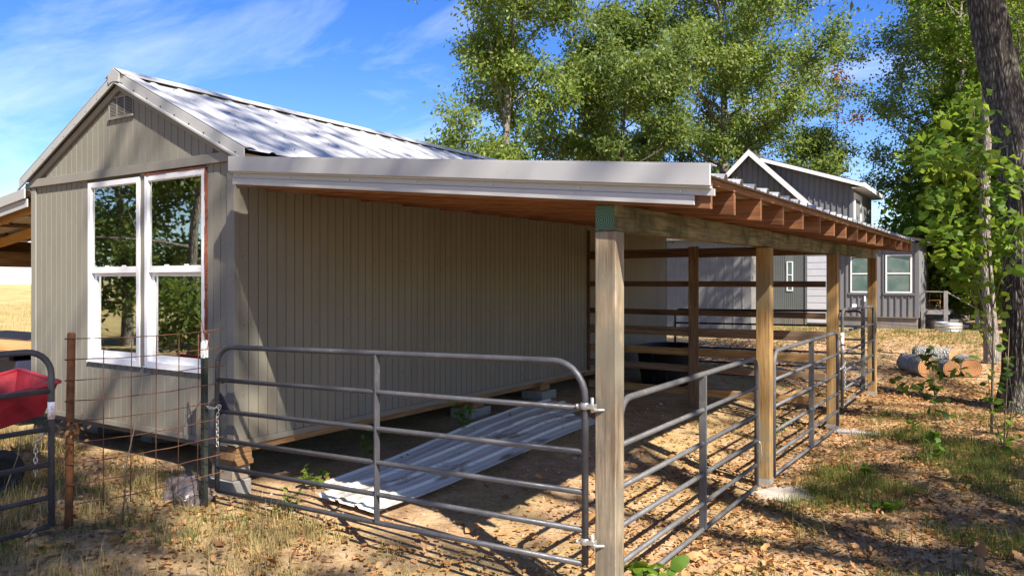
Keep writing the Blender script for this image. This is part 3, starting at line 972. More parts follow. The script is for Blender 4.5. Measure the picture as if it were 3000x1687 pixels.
# knots and checks of the nearest post are part of its wood; the others stand on concrete
def slab(name, cx, cy, rx, ry, label, seed):
    random.seed(seed)
    n = 14
    m = MB()
    lo_, hi_ = [], []
    for i in range(n):
        a = 2 * math.pi * i / n
        r = 1 + random.uniform(-0.3, 0.2)
        px_, py_ = cx + rx * r * math.cos(a), cy + ry * r * math.sin(a)
        lo_.append((px_, py_, gh(cx, cy) - 0.1))
        hi_.append((cx + (px_ - cx) * 0.94, cy + (py_ - cy) * 0.94, gh(cx, cy) + 0.02 + random.uniform(-0.012, 0.006)))
    m.hexa(lo_, hi_)
    return single(name, m, M['pad'], label, 'concrete footing', (cx, cy, gh(cx, cy)), 'concrete pads under the lean-to posts')


slab('concrete_footing', 4.02, 3.18, 0.36, 0.34, 'broken concrete pad at the foot of the second lean-to post', 4)
slab('concrete_footing', 4.05, 6.75, 0.36, 0.30, 'pale concrete pad under the third lean-to post', 5)

# left lean-to (only its front corner shows)
lean2 = thing('lean_to', 'second lean-to roof on the left side of the barn', 'lean-to', (-5.2, 5.1, 0.0))


def l2(x):
    return 2.78 + (x + HW) * 0.125


for k in range(14):
    yy = 0.12 + 0.72 * k
    a, b = -6.75, -HW - 0.016
    pts = [(a, yy - 0.019, l2(a)), (b, yy - 0.019, l2(b)), (b, yy - 0.019, l2(b) + 0.13), (a, yy - 0.019, l2(a) + 0.13)]
    part('rafter', MB().hexa(pts, [(p[0], yy + 0.019, p[2]) for p in pts]), M['tan_x'], lean2, 0.002)
for xx in (-3.9, -4.7, -5.5, -6.3):
    m = MB()
    m.box(xx - 0.045, xx + 0.045, -0.02, 10.2, l2(xx) + 0.133, l2(xx) + 0.168)
    part('purlin', m, M['skid_y'], lean2)
for k in range(11):
    y_ = -0.05 + k * 0.915
    p0 = Vector((-HW - 0.006, y_, l2(-HW) + 0.18)) - lean2.location
    p1 = Vector((-6.9, y_, l2(-6.9) + 0.18)) - lean2.location
    if k == 0:
        mm = sheet_mb(PRF2, p0, p1, (0, 1, 0), Vector((-0.125, 0, 1)).normalized())
        me_ = mm.mesh('roof_panel', M['roof'])
    link('roof_panel', me_, lean2, (0, k * 0.915, 0.0012 * (k % 2)))
for nm, zt, zb, y0, y1 in (('front_flashing', 0.232, 0.115, -0.09, -0.072), ('front_flange', 0.113, 0.02, -0.06, -0.045)):
    a, b = -6.9, -HW - 0.018
    pts = [(a, y0, l2(a) + zb), (b, y0, l2(b) + zb), (b, y0, l2(b) + zt), (a, y0, l2(a) + zt)]
    part(nm, MB().hexa(pts, [(p[0], y1, p[2]) for p in pts]), M['flashing'], lean2, 0.002)
part('beam', MB().box(-6.72, -6.58, 0.0, 10.2, 2.16, 2.385), M['skid_y'], lean2, 0.004)
part('blocking', MB().box(-6.80, -6.76, -0.03, 10.2, 2.24, 2.545), M['skid_y'], lean2)
for yy in (0.3, 3.5, 6.8, 10.0):
    part('post', MB().box(-6.72, -6.58, yy, yy + 0.14, -0.1, 2.158), M['post_orange'], lean2, 0.004)

# ------------------------------------------------------------------ concrete blocks and shims under the barn
def block(x0, x1, y0, y1, z0, z1, label, mat='concrete'):
    c = ((x0 + x1) / 2, (y0 + y1) / 2, z0)
    return single('concrete_block', MB().box(x0, x1, y0, y1, z0, z1), M[mat], label, 'concrete block', c, 'blocks carrying the barn', 0.006)


block(-0.40, -0.0, -0.02, 0.18, -0.04, 0.165, 'grey concrete block lowest under the near corner of the barn')
block(-0.33, -0.03, 0.0, 0.19, 0.167, 0.30, 'pale cracked block second from the ground under the near corner', 'brick_block')
single('wood_shim', MB().box(-0.36, 0.0, 0.0, 0.2, 0.302, 0.345), M['skid_y'], 'thick wooden shim on the pale block under near corner', 'wood shim', (-0.18, 0.1, 0.302), 'wooden shims on the blocks')
single('wood_shim', MB().box(-0.34, -0.01, 0.01, 0.19, 0.347, 0.412), M['skid_y'], 'topmost wooden shim directly under the near barn corner', 'wood shim', (-0.18, 0.1, 0.347), 'wooden shims on the blocks')
block(-0.32, 0.02, 3.55, 3.98, 0.10, 0.31, 'grey concrete block under the long wall beside green weed')
single('wood_shim', MB().box(-0.28, -0.02, 3.65, 3.88, 0.312, 0.412), M['skid_y'], 'wooden shim on the block beside the green weed', 'wood shim', (-0.15, 3.75, 0.312), 'wooden shims on the blocks')
block(-0.30, 0.06, 5.25, 5.66, 0.14, 0.335, 'grey concrete block with stacked shims behind the loose metal sheets')
single('wood_shim', MB().box(-0.26, 0.0, 5.3, 5.56, 0.337, 0.412), M['skid_y'], 'wooden shim on the block behind the metal sheets', 'wood shim', (-0.13, 5.43, 0.337), 'wooden shims on the blocks')
block(-3.58, -3.25, 0.55, 0.95, 0.0, 0.41, 'tall concrete block under the far left barn corner')
block(-1.15, -0.95, 0.45, 0.85, 0.02, 0.41, 'shadowed concrete block under the middle of the gable wall')
block(-2.45, -2.25, 0.6, 1.0, 0.02, 0.41, 'shadowed concrete block under the left window')
# crumpled dark plastic bag lying under the corner
random.seed(12)
m = MB()
vs, fs = [], []
nu, nv = 14, 7
for j in range(nv + 1):
    for i in range(nu):
        a = 2 * math.pi * i / nu
        b = math.pi / 2 * j / nv
        r = 1 + 0.32 * mnoise.noise(Vector((math.cos(a) * 2.2, math.sin(a) * 2.2, b * 2.7)))
        vs.append((-0.30 + 0.27 * r * math.cos(a) * math.cos(b), -0.28 + 0.16 * r * math.sin(a) * math.cos(b), gh(-0.3, -0.3) + 0.20 * r * math.sin(b)))
for j in range(nv):
    for i in range(nu):
        fs.append((j * nu + i, j * nu + (i + 1) % nu, (j + 1) * nu + (i + 1) % nu, (j + 1) * nu + i))
m.add(vs, fs, False)
g = NT('clear_plastic_film')
nf = g.noise(g.pos((1, 1, 1)), 14, 4)
M['film'] = g.done(g.pr(Base_Color=g.ramp(nf, [(0.3, (0.05, 0.045, 0.045)), (0.6, (0.16, 0.13, 0.12)), (0.8, (0.32, 0.26, 0.24))]), Roughness=0.2, Normal=g.bump(nf, 0.6, 0.02)))
single('plastic_bag', m, M['film'], 'crumpled dark plastic bag on the ground at the barn corner', 'plastic bag', (-0.3, -0.28, 0.05))


# ------------------------------------------------------------------ gates
REL = [0.0, 0.167, 0.355, 0.555, 0.770, 1.0]


def gate(label, p0, p1, h0, h1, mat, braces, wdeep=0.06, wface=0.02, rt=0.0215, rr=0.0185, bend=(0.16, 0.16), group='tubular farm gates', rel=REL, bends=(True, True)):
    """p0/p1: bottom rail ends, h0/h1: heights over the bottom rail"""
    p0, p1 = Vector(p0), Vector(p1)
    d = (p1 - p0)
    L = d.length
    d.normalize()
    up = Vector((0, 0, 1))
    nrm = d.cross(up).normalized()
    t0, t1 = p0 + up * h0, p1 + up * h1
    g_ = thing('tubular_gate', label, 'gate', tuple(p0), group)
    pts = [p0]
    top = (t1 - t0).normalized()
    if bends[0]:
        pts += arc(t0 + top * bend[0] - up * bend[0], bend[0], math.pi, math.pi / 2, top, up)
    else:
        pts += [t0]
    if bends[1]:
        pts += arc(t1 - top * bend[1] - up * bend[1], bend[1], math.pi / 2, 0, top, up)
    else:
        pts += [t1]
    pts += [p1]
    part('frame', MB().tube(pts, rt, 12), mat, g_)
    for r in rel[:-1]:
        a, b = p0 + up * h0 * r, p1 + up * h1 * r
        part('rail', MB().tube([a + d * 0.012, b - d * 0.012], rr, 12), mat, g_)
    for q in braces:
        a = p0 + (p1 - p0) * q
        b = t0 + (t1 - t0) * q
        part('brace', MB().bar(a, b - up * 0.012, wdeep if False else wface, wdeep, up=nrm), mat, g_, 0.003)
    return g_


front = gate('long grey tube gate closing the front of the pen', (0.075, -0.235, 0.155), (3.615, -0.225, 0.235), 1.235, 1.225, M['gate'], [0.52], 0.05, 0.018, bend=(0.17, 0.22))
f0 = Vector((3.615, -0.225, 0.235))


def hinge(g_, p, zc):
    m = MB().tube([(p[0], p[1], zc - 0.02), (p[0], p[1], zc + 0.02)], 0.030, 14)
    m.box(p[0] + 0.01, p[0] + 0.07, p[1] - 0.022, p[1] + 0.022, zc - 0.014, zc + 0.014)
    hg = part('hinge', m, M['galv'], g_, 0.002)
    b = MB().tube([(p[0] + 0.052, p[1] - 0.008, zc - 0.035), (p[0] + 0.052, p[1] - 0.008, zc + 0.055)], 0.011, 10)
    b.tube([(p[0] + 0.052, p[1] - 0.008, zc - 0.022), (p[0] + 0.13, p[1] + 0.06, zc - 0.022)], 0.010, 10)
    part('hinge_pin', b, M['galv'], hg)
    part('hinge_bolt', MB().tube([(p[0] - 0.045, p[1] - 0.03, zc), (p[0] - 0.03, p[1] - 0.03, zc)], 0.014, 8), M['galv'], hg)


hinge(front, (3.615, -0.225), 1.195)
hinge(front, (3.615, -0.225), 0.375)
latch_ = MB().hexa([(0.10, -0.24, 0.80), (0.24, -0.24, 0.86), (0.12, -0.24, 1.0)], [(0.10, -0.23, 0.80), (0.24, -0.23, 0.86), (0.12, -0.23, 1.0)])
part('latch_plate', latch_, M['gate_blue'], front)
gA = gate('dusty grey tube gate between the front and second post', (3.75, -0.02, 0.0), (3.735, 3.10, -0.02), 1.215, 1.235, M['gate_dusty'], [0.50], 0.06, 0.02, bend=(0.14, 0.14))
gB = gate('dusty grey tube gate between the second and third post', (3.79, 3.53, 0.0), (3.865, 6.53, 0.02), 1.245, 1.255, M['gate_dusty'], [0.52], 0.06, 0.02, bend=(0.14, 0.14))
gC = gate('short grey tube gate with white sticker by the last post', (3.865, 6.86, 0.25), (3.86, 9.76, 0.262), 1.31, 1.265, M['gate_dusty'], [0.62], 0.06, 0.02, bend=(0.14, 0.14))
st = MB()
st.tube([(3.865, 6.86, 0.98), (3.865, 6.86, 1.25)], 0.0235, 14)
stk = part('sticker', st, M['sticker'], gC)
part('sticker_band', MB().tube([(3.865, 6.86, 1.07), (3.865, 6.86, 1.10)], 0.0240, 14), M['sticker_blue'], stk)
part('sticker_band', MB().tube([(3.865, 6.86, 1.19), (3.865, 6.86, 1.205)], 0.0240, 14), M['sticker_blue'], stk)
gD = gate('dark blue tube gate behind the plank fence', (0.11, 10.42, 0.14), (3.60, 10.42, 0.16), 1.24, 1.26, M['gate_blue'], [], bend=(0.10, 0.10), rel=[0.0, 0.18, 0.40, 0.60, 0.785, 1.0])
gL = gate('grey tube gate at left edge beside rusty pipe post', (0.095, -4.3, 0.21), (0.095, -1.60, 0.222), 1.24, 1.24, M['gate'], [0.3], 0.05, 0.018, bend=(0.16, 0.17))
# maker's sticker on the left gate, text reading downwards up
stl = part('sticker', MB().tube([(0.095, -1.60, 0.98), (0.095, -1.60, 1.10)], 0.0232, 16), M['sticker'], gL)
tcv = bpy.data.curves.new('sticker_text', 'FONT')
tcv.body = 'Behlen'
tcv.size = 0.040
tcv.extrude = 0.0006
tob = bpy.data.objects.new('sticker_text_src', tcv)
C.objects.link(tob)
bpy.context.view_layer.update()
tme = bpy.data.meshes.new_from_object(tob.evaluated_get(bpy.context.evaluated_depsgraph_get()))
bpy.data.objects.remove(tob)
tme.materials.clear()
tme.materials.append(M['sticker_red'])
# bend the letters round the pipe, reading upwards, facing the yard
fwd = Vector((CAM.x - 0.095, CAM.y + 1.60, 0)).normalized()
side = Vector((0, 0, 1)).cross(fwd)
for v in tme.vertices:
    a = (v.co.y - 0.014) / 0.0236
    rad = 0.0236 + v.co.z * 0.5 + 0.0004
    dirv = fwd * math.cos(a) - side * math.sin(a)
    v.co = Vector((0.095, -1.60, 0.984 + v.co.x * 0.82)) + dirv * rad - gL.location
link('lettering', tme, stl)

# coiled wire bits where the gate frames bend
for g_, c0, ax in ((front, (0.075, -0.235, 1.19), Vector((1, 0, 0))), ):
    w = MB()
    for k in range(9):
        a = math.pi - (math.pi / 2) * (k + 0.5) / 9
        ctr = Vector(c0) + ax * (0.17 + 0.17 * math.cos(a)) + Vector((0, 0, 0.17 * math.sin(a) + 0.03))
        rad_dir = (ax * math.cos(a) + Vector((0, 0, 1)) * math.sin(a))
        tang = Vector((0, 1, 0))
        w.tube([ctr + rad_dir * 0.024 * math.cos(q) + tang * 0.024 * math.sin(q) for q in np.linspace(0, 2 * math.pi, 11)[:-1]], 0.003, 5, closed=True)
    part('bend_wrinkles', w, M['gate'], g_)


# chains
def link_mesh(l=0.042, w=0.022, r=0.0035):
    pts = []
    for i in range(12):
        a = 2 * math.pi * i / 12
        pts.append((w / 2 * math.cos(a), 0, (l - w) / 2 * (1 if math.sin(a) >= 0 else -1) + w / 2 * math.sin(a)))
    return MB().tube(pts, r, 5, closed=True).mesh('chain_link', M['galv'])


LK = link_mesh()


def chain(label, pts):
    t_ = thing('chain', label, 'chain', pts[0], 'steel chains on the gates')
    pts = [Vector(p) for p in pts]
    seg = []
    for a, b in zip(pts, pts[1:]):
        n = max(1, int(round((b - a).length / 0.032)))
        for i in range(n):
            seg.append((a + (b - a) * (i + 0.5) / n, (b - a).normalized()))
    for i, (c, d) in enumerate(seg):
        o_ = link('chain_link', LK, t_)
        q = d.to_track_quat('Z', 'Y').to_matrix() @ Matrix.Rotation(math.pi / 2 * (i % 2) + 0.5, 3, 'Z')
        o_.rotation_euler = q.to_euler()
        o_.location = c - t_.location


chain('bright chain looped from the front gate to the dark T-post', [(0.0, -0.30, 0.66), (-0.01, -0.31, 0.90), (0.03, -0.32, 0.885), (0.11, -0.30, 0.87), (0.17, -0.275, 0.90), (0.13, -0.275, 0.80), (0.125, -0.27, 0.55)])
chain('bright chain hanging from the left gate beside rusty pipe post', [(-0.02, -1.55, 0.86), (0.03, -1.60, 0.90), (0.10, -1.66, 0.88), (0.045, -1.68, 0.81), (0.042, -1.68, 0.58)])
chain('thin chain tying the last two side gates together', [(3.86, 6.55, 0.76), (3.90, 6.68, 0.79), (3.895, 6.88, 0.84), (3.895, 6.90, 0.45)])
single('wire_tie', MB().tube([(3.75, 3.09, 0.42), (3.775, 3.10, 0.40), (3.78, 3.11, 0.33), (3.785, 3.10, 0.28), (3.775, 3.10, 0.20)], 0.004, 5), M['galv'], 'loose white wire tie on gate end at second post', 'wire', (3.75, 3.09, 0.2))

# ------------------------------------------------------------------ wire panel, pipe post, T-post
pa, pb = Vector((-0.205, -1.28, 0)), Vector((0.115, -0.34, 0))


def lerp(a, b, t):
    return a + (b - a) * t


panel = thing('wire_fence', 'rusty welded wire fence between pipe post and T-post', 'wire panel', (0, -0.8, 0.1))
za = [1.512 - 0.158 * k for k in range(9)]
zb = [1.535 - 0.152 * k for k in range(9)]
pe = pa + (pb - pa) * 1.13
random.seed(5)
for k in range(9):
    pts = []
    for i in range(9):
        t_ = i / 8 * 1.12
        p = lerp(pa, pb, t_)
        pts.append((p.x, p.y, za[k] + (zb[k] - za[k]) * t_ - 0.018 * math.sin(math.pi * min(t_, 1)) + random.uniform(-0.003, 0.003)))
    part('horizontal_wire', MB().tube(pts, 0.0036, 6), M['rust_wire'], panel)
for t_ in (0.20, 0.40, 0.585, 0.76, 0.915):
    p = lerp(pa, pb, t_)
    dn = random.uniform(-0.03, 0.03)
    part('vertical_wire', MB().tube([(p.x, p.y - 0.004, za[0] - 0.004), (p.x - 0.006, p.y - 0.004, 0.9), (p.x - 0.012, p.y - 0.004 + dn * 0.1, 0.20)], 0.0038, 6), M['rust_wire'], panel)
pp = thing('pipe_post', 'rusty brown pipe post beside the left gate', 'post', (-0.22, -1.31, 0.08))
part('shaft', MB().tube([(-0.235, -1.315, -0.1), (-0.225, -1.31, 0.8), (-0.213, -1.305, 1.545), (-0.213, -1.305, 1.56)], [0.030, 0.030, 0.030, 0.024], 10), M['rust'], pp)
for k in range(9):
    zc = za[k] + 0.0
    part('wire_clip', MB().tube([(-0.235, -1.34, zc), (-0.20, -1.335, zc + 0.004), (-0.175, -1.30, zc)], 0.006, 6), M['rust_wire'], pp)
part('hook', MB().tube([(-0.20, -1.31, 0.86), (-0.165, -1.29, 0.87), (-0.155, -1.285, 0.81), (-0.19, -1.30, 0.77)], 0.014, 8), M['rust'], pp)
tp = thing('t_post', 'dark steel T-post with pale top beside the front gate', 'post', (0.05, -0.33, 0.05))
part('shaft', MB().box(0.035, 0.041, -0.345, -0.300, -0.1, 1.30).box(0.016, 0.060, -0.352, -0.345, -0.1, 1.30), M['tpost'], tp)
part('painted_top', MB().box(0.0345, 0.0415, -0.3455, -0.2995, 1.30, 1.45).box(0.0155, 0.0605, -0.3525, -0.3455, 1.30, 1.45), M['white'], tp)
sd = MB()
for k in range(20):
    zc = 0.15 + 0.055 * k
    sd.box(0.032, 0.044, -0.359, -0.352, zc, zc + 0.018)
part('studs', sd, M['tpost'], tp)['kind'] = 'stuff'
part('wire_loop', MB().tube([(0.03, -0.36, 1.44), (0.025, -0.36, 1.60), (0.035, -0.36, 1.625), (0.048, -0.36, 1.58), (0.07, -0.35, 1.46), (0.085, -0.34, 1.36), (0.10, -0.33, 1.50), (0.07, -0.36, 1.53), (0.02, -0.37, 1.515)], 0.004, 6), M['rust_wire'], tp)

# ------------------------------------------------------------------ plank fence across the pen
FY = 6.80
pf = thing('plank_fence', 'plank cross fence of seven boards inside the lean-to', 'fence', (1.8, FY, 0.1))
bz = [(2.31, 2.445, 'board_dark'), (1.868, 1.952, 'board_dark'), (1.432, 1.518, 'board_dark'), (1.118, 1.252, 'board_old'), (0.828, 0.935, 'board_new'), (0.586, 0.686, 'board_old'), (0.236, 0.345, 'board_new')]
for k, (z0, z1, mt) in enumerate(bz):
    j = 0.004 * (k % 3 - 1)
    for (xa, xb) in ((0.015, 1.79), (1.793, 3.66)):
        if k == 0:
            dz = 0.004
        else:
            dz = 0
        part('board', MB().hexa([(xa, FY, z0 + j), (xb, FY, z0 - j + dz), (xb, FY, z1 - j + dz), (xa, FY, z1 + j)], [(xa, FY + 0.038, z0 + j), (xb, FY + 0.038, z0 - j + dz), (xb, FY + 0.038, z1 - j + dz), (xa, FY + 0.038, z1 + j)]), M[mt], pf, 0.003)
part('post', MB().box(1.72, 1.87, FY - 0.040, FY - 0.002, -0.05, 2.472), M['fence_post'], pf, 0.003)
part('cleat', MB().box(0.012, 0.05, FY - 0.04, FY - 0.002, 0.5, 2.78), M['board_dark'], pf)

# ------------------------------------------------------------------ black stock tank
tk = thing('stock_tank', 'black oval stock tank behind the plank fence', 'tank', (0.78, 8.3, 0.16))


def oval(rx, ry, z, n=36, cx=0.78, cy=8.3):
    return [(cx + rx * math.copysign(abs(math.cos(a)) ** 0.8, math.cos(a)), cy + ry * math.copysign(abs(math.sin(a)) ** 0.8, math.sin(a)), z) for a in [2 * math.pi * i / n for i in range(n)]]


rings = [oval(0.36, 0.56, 0.17), oval(0.40, 0.60, 0.40), oval(0.415, 0.615, 0.42), oval(0.44, 0.66, 0.80), oval(0.49, 0.71, 0.80), oval(0.495, 0.715, 0.835), oval(0.47, 0.69, 0.845), oval(0.44, 0.655, 0.83), oval(0.37, 0.57, 0.24)]
vs = [p for r_ in rings for p in r_]
n = 36
fs = [(i * n + j, i * n + (j + 1) % n, (i + 1) * n + (j + 1) % n, (i + 1) * n + j) for i in range(len(rings) - 1) for j in range(n)]
fs += [tuple(range(n))[::-1], tuple(range((len(rings) - 1) * n, len(rings) * n))]
part('shell', MB().add(vs, fs, True), M['rubber'], tk)
rbs = MB()
for i in range(0, 36, 3):
    a = 2 * math.pi * i / 36
    rbs.bar((0.78 + 0.39 * math.cos(a), 8.3 + 0.60 * math.sin(a), 0.2), (0.78 + 0.44 * math.cos(a), 8.3 + 0.67 * math.sin(a), 0.79), 0.03, 0.03, up=(math.cos(a), math.sin(a), 0))
part('ribs', rbs, M['rubber'], tk)['kind'] = 'stuff'


# ------------------------------------------------------------------ loose corrugated sheets on the ground
def ground_sheet(name, label, a, b, width, mat, lift, bow, seed):
    """a, b near and far middle points"""
    random.seed(seed)
    a, b = Vector(a), Vector(b)
    d = (b - a).normalized()
    sd_ = Vector((d.y, -d.x, 0))
    pr = ribbed_sheet(width, 0.305 if width > 0.8 else 0.23, 0.02)
    n = len(pr)
    K = 16
    m = MB()
    v = []
    for i in range(K + 1):
        t = i / K
        c = a + (b - a) * t
        for o_, h in pr:
            q = c + sd_ * (o_ - width / 2)
            v.append((q.x, q.y, gh(q.x, q.y) + lift + h + bow * math.sin(math.pi * t) + 0.012 * mnoise.noise(Vector((q.x * 1.3, q.y * 1.1, seed)))))
    k = len(v)
    v += [(p[0], p[1], p[2] - 0.0012) for p in v]
    f = []
    for i in range(K):
        for j in range(n - 1):
            f.append((i * n + j, i * n + j + 1, (i + 1) * n + j + 1, (i + 1) * n + j))
            f.append((k + i * n + j, k + (i + 1) * n + j, k + (i + 1) * n + j + 1, k + i * n + j + 1))
    for j in range(n - 1):
        f.append((j, k + j, k + j + 1, j + 1))
        f.append((K * n + j, K * n + j + 1, k + K * n + j + 1, k + K * n + j))
    m.add(v, f)
    return single(name, m, M[mat], label, 'metal sheet', (a.x, a.y, gh(a.x, a.y)), 'loose corrugated sheets on the pen floor')


ground_sheet('metal_sheet', 'lower corrugated metal sheet, clean and pale, nearer the barn wall', (0.72, 0.62, 0), (0.50, 5.30, 0), 0.69, 'sheet', 0.018, 0.02, 1)
ground_sheet('metal_sheet', 'upper corrugated metal sheet with brown mud, overlapping the clean one', (1.05, 0.32, 0), (1.08, 4.50, 0), 0.69, 'sheet_dirty', 0.045, 0.03, 2)


# ------------------------------------------------------------------ shed and dark house beyond
gs = gh(-2, 21)
shed = thing('shed', 'pale grey batten-sided shed behind the plank fence', 'shed', (-3.4, 21.5, gs))
part('wall', MB().box(-5.6, -1.33, 21.0, 22.0, gs - 0.3, 3.35), M['shed_metal'], shed)
bmsh = MB().box(-0.02, 0.02, -0.018, -0.001, 0, 3.3 - gs).mesh('batten', M['shed_batten'])
for k in range(14):
    link('batten', bmsh, shed, Vector((-5.57 + 0.2985 * k + 0.1, 21.0, gs)) - shed.location)
part('roof', MB().box(-5.8, -1.2, 20.8, 22.2, 3.352, 3.43), M['roof'], shed)

hg = 0.22
HY = 25.59
hs_ = thing('house', 'charcoal board-and-batten house with white trim and a dormer', 'house', (0, 29, hg))


def hz(x):      # main roof underside line at the gable
    return 6.90 - 0.973 * abs(x + 2.617)


m = MB().box(-5.9, 3.15, HY, HY + 7.0, 0.68, 3.3)
gp = [(-5.9, HY, 3.301), (0.9, HY, 3.301), (0.9, HY, hz(0.9)), (-2.617, HY, 6.88), (-5.9, HY, hz(-5.9))]
m.hexa(gp, [(p[0], HY + 7.0, p[2]) for p in gp])
part('wall', m, M['house_grey'], hs_)
part('foundation_skirt', MB().box(-5.85, 3.10, HY + 0.04, HY + 6.9, -0.1, 0.678), M['house_batten'], hs_)
part('skirt_trim', MB().box(0.5, 3.17, HY - 0.03, HY - 0.002, 0.665, 0.70), M['house_batten'], hs_)
bt = MB().box(-0.020, 0.020, -0.034, -0.0012, 0, 1).mesh('batten', M['house_batten'])
def batten(x, z0, z1, y=HY):
    o_ = link('batten', bt, hs_, Vector((x, y, z0)) - hs_.location)
    o_.scale = (1, 1, z1 - z0)


for k in range(33):
    x = -5.8 + 0.203 * k
    if hz(x) > 3.4:
        batten(x, 3.32, hz(x) - 0.02)
for k in range(13):
    x = 0.62 + 0.203 * k
    if 0.93 < x < 1.55 or 2.05 < x < 3.0:
        batten(x, 0.70, 1.46)
    else:
        batten(x, 0.70, 3.28)
cor = MB()
x = -1.9
while x < -0.60:
    if not (-1.29 < x < -1.03):
        cor.box(x, x + 0.035, HY - 0.014, HY - 0.001, 0.30, 3.28)
    else:
        cor.box(x, x + 0.035, HY - 0.014, HY - 0.001, 0.30, 1.56)
    x += 0.07
part('corrugated_siding', cor, M['house_corr'], hs_)
part('corrugated_siding', MB().box(-1.95, -0.56, HY - 0.004, HY - 0.0005, 0.28, 3.28), M['house_corr'], hs_)


def house_window(x0, x1, z0, z1, zr, w=0.045):
    m = MB().box(x0, x0 + w, HY - 0.04, HY - 0.006, z0, z1).box(x1 - w, x1, HY - 0.04, HY - 0.006, z0, z1)
    m.box(x0 + w, x1 - w, HY - 0.04, HY - 0.006, z1 - w, z1).box(x0 + w, x1 - w, HY - 0.04, HY - 0.006, z0, z0 + w).box(x0 + w, x1 - w, HY - 0.04, HY - 0.006, zr - w / 2, zr + w / 2)
    wd = part('window', m, M['white_trim'], hs_)
    part('pane', MB().box(x0 + w, x1 - w, HY - 0.022, HY - 0.015, zr + w / 2, z1 - w), M['glass_reflected_green'], wd)
    part('pane', MB().box(x0 + w, x1 - w, HY - 0.020, HY - 0.013, z0 + w, zr - w / 2), M['glass_reflected_green'], wd)
    if x1 - x0 > 0.5:
        part('sill', MB().box(x0 - 0.07, x1 + 0.09, HY - 0.06, HY - 0.0025, z0 - 0.075, z0 - 0.002), M['house_batten'], wd)
    return wd


house_window(-1.27, -1.045, 1.585, 2.695, 2.19, 0.035)
house_window(0.965, 1.76, 1.545, 2.86, 2.22)
house_window(2.116, 2.945, 1.542, 2.888, 2.227)
gd = MB().box(-0.545, 0.45, HY - 0.03, HY - 0.002, 0.40, 2.92)
door = part('garage_door', gd, M['door_white'], hs_)
for k in range(10):
    part('door_panel', MB().box(-0.53, 0.44, HY - 0.045, HY - 0.031, 0.42 + 0.248 * k, 0.42 + 0.248 * k + 0.225), M['door_white'], door, 0.004)
part('door_frame', MB().box(-0.60, -0.548, HY - 0.05, HY - 0.003, 0.3, 2.98).box(0.452, 0.52, HY - 0.05, HY - 0.003, 0.3, 2.98).box(-0.548, 0.452, HY - 0.05, HY - 0.003, 2.922, 2.98), M['house_batten'], door)
part('corner_trim', MB().box(3.06, 3.17, HY - 0.03, HY - 0.0022, 0.70, 3.29), M['house_batten'], hs_)
part('outlet_box', MB().box(1.02, 1.17, HY - 0.09, HY - 0.004, 0.98, 1.12), M['white'], hs_, 0.01)
part('outlet_box', MB().box(1.42, 1.47, HY - 0.07, HY - 0.004, 1.22, 1.42), M['white'], hs_, 0.005)
# main roof slopes with white rake boards
for s in (-1, 1):
    xe = -2.617 + s * 3.95
    pts = [(-2.617, HY - 0.30, hz(-2.617) + 0.10), (xe, HY - 0.30, hz(xe) + 0.10), (xe, HY - 0.30, hz(xe) + 0.01), (-2.617, HY - 0.30, hz(-2.617) + 0.01)]
    rf = part('roof', MB().hexa(pts, [(p[0], HY + 7.3, p[2]) for p in pts]), M['shingle'], hs_)
    pts = [(-2.617, HY - 0.335, hz(-2.617) + 0.115), (xe, HY - 0.335, hz(xe) + 0.115), (xe, HY - 0.335, hz(xe) - 0.115), (-2.617, HY - 0.335, hz(-2.617) - 0.115)]
    part('rake_board', MB().hexa(pts, [(p[0], HY - 0.302, p[2]) for p in pts]), M['white_trim'], rf)
# low side roof over the right wing
part('side_roof', MB().hexa([(0.4, HY - 0.3, 3.95), (3.4, HY - 0.3, 3.30), (3.4, HY - 0.3, 3.38), (0.4, HY - 0.3, 4.03)], [(0.4, HY + 7.2, 3.95), (3.4, HY + 7.2, 3.30), (3.4, HY + 7.2, 3.38), (0.4, HY + 7.2, 4.03)]), M['shingle'], hs_)
# shed dormer on the right slope
def dz(x):
    return 6.70 - 0.337 * (x + 2.30)


DY = HY + 0.28
dp = [(-2.3, DY, 6.60), (1.0, DY, dz(1.0) - 0.12), (1.0, DY, 3.30), (-2.3, DY, 3.30)]
dm = part('dormer', MB().hexa(dp, [(p[0], DY + 4.5, p[2]) for p in dp]), M['house_grey'], hs_)
for k in range(15):
    x = -1.95 + 0.203 * k
    zlo = max(3.3, hz(x) + 0.05)
    o_ = link('batten', bt, dm, Vector((x, DY, zlo)) - hs_.location)
    o_.scale = (1, 1, dz(x) - 0.13 - zlo)
pts = [(-2.25, DY - 0.30, dz(-2.25)), (1.38, DY - 0.30, dz(1.38)), (1.38, DY - 0.30, dz(1.38) + 0.05), (-2.25, DY - 0.30, dz(-2.25) + 0.05)]
part('dormer_roof', MB().hexa(pts, [(p[0], DY + 4.8, p[2]) for p in pts]), M['shingle'], dm)
pts = [(-2.25, DY - 0.33, dz(-2.25) + 0.02), (1.38, DY - 0.33, dz(1.38) + 0.02), (1.38, DY - 0.33, dz(1.38) - 0.115), (-2.25, DY - 0.33, dz(-2.25) - 0.115)]
part('dormer_rake', MB().hexa(pts, [(p[0], DY - 0.302, p[2]) for p in pts]), M['white_trim'], dm)
part('dormer_fascia', MB().box(1.382, 1.42, DY - 0.33, DY + 4.8, dz(1.38) - 0.115, dz(1.38) + 0.05), M['white_trim'], dm)
part('dormer_soffit', MB().box(1.003, 1.38, DY - 0.3, DY + 4.8, dz(1.38) - 0.13, dz(1.38) - 0.116), M['white_trim'], dm)
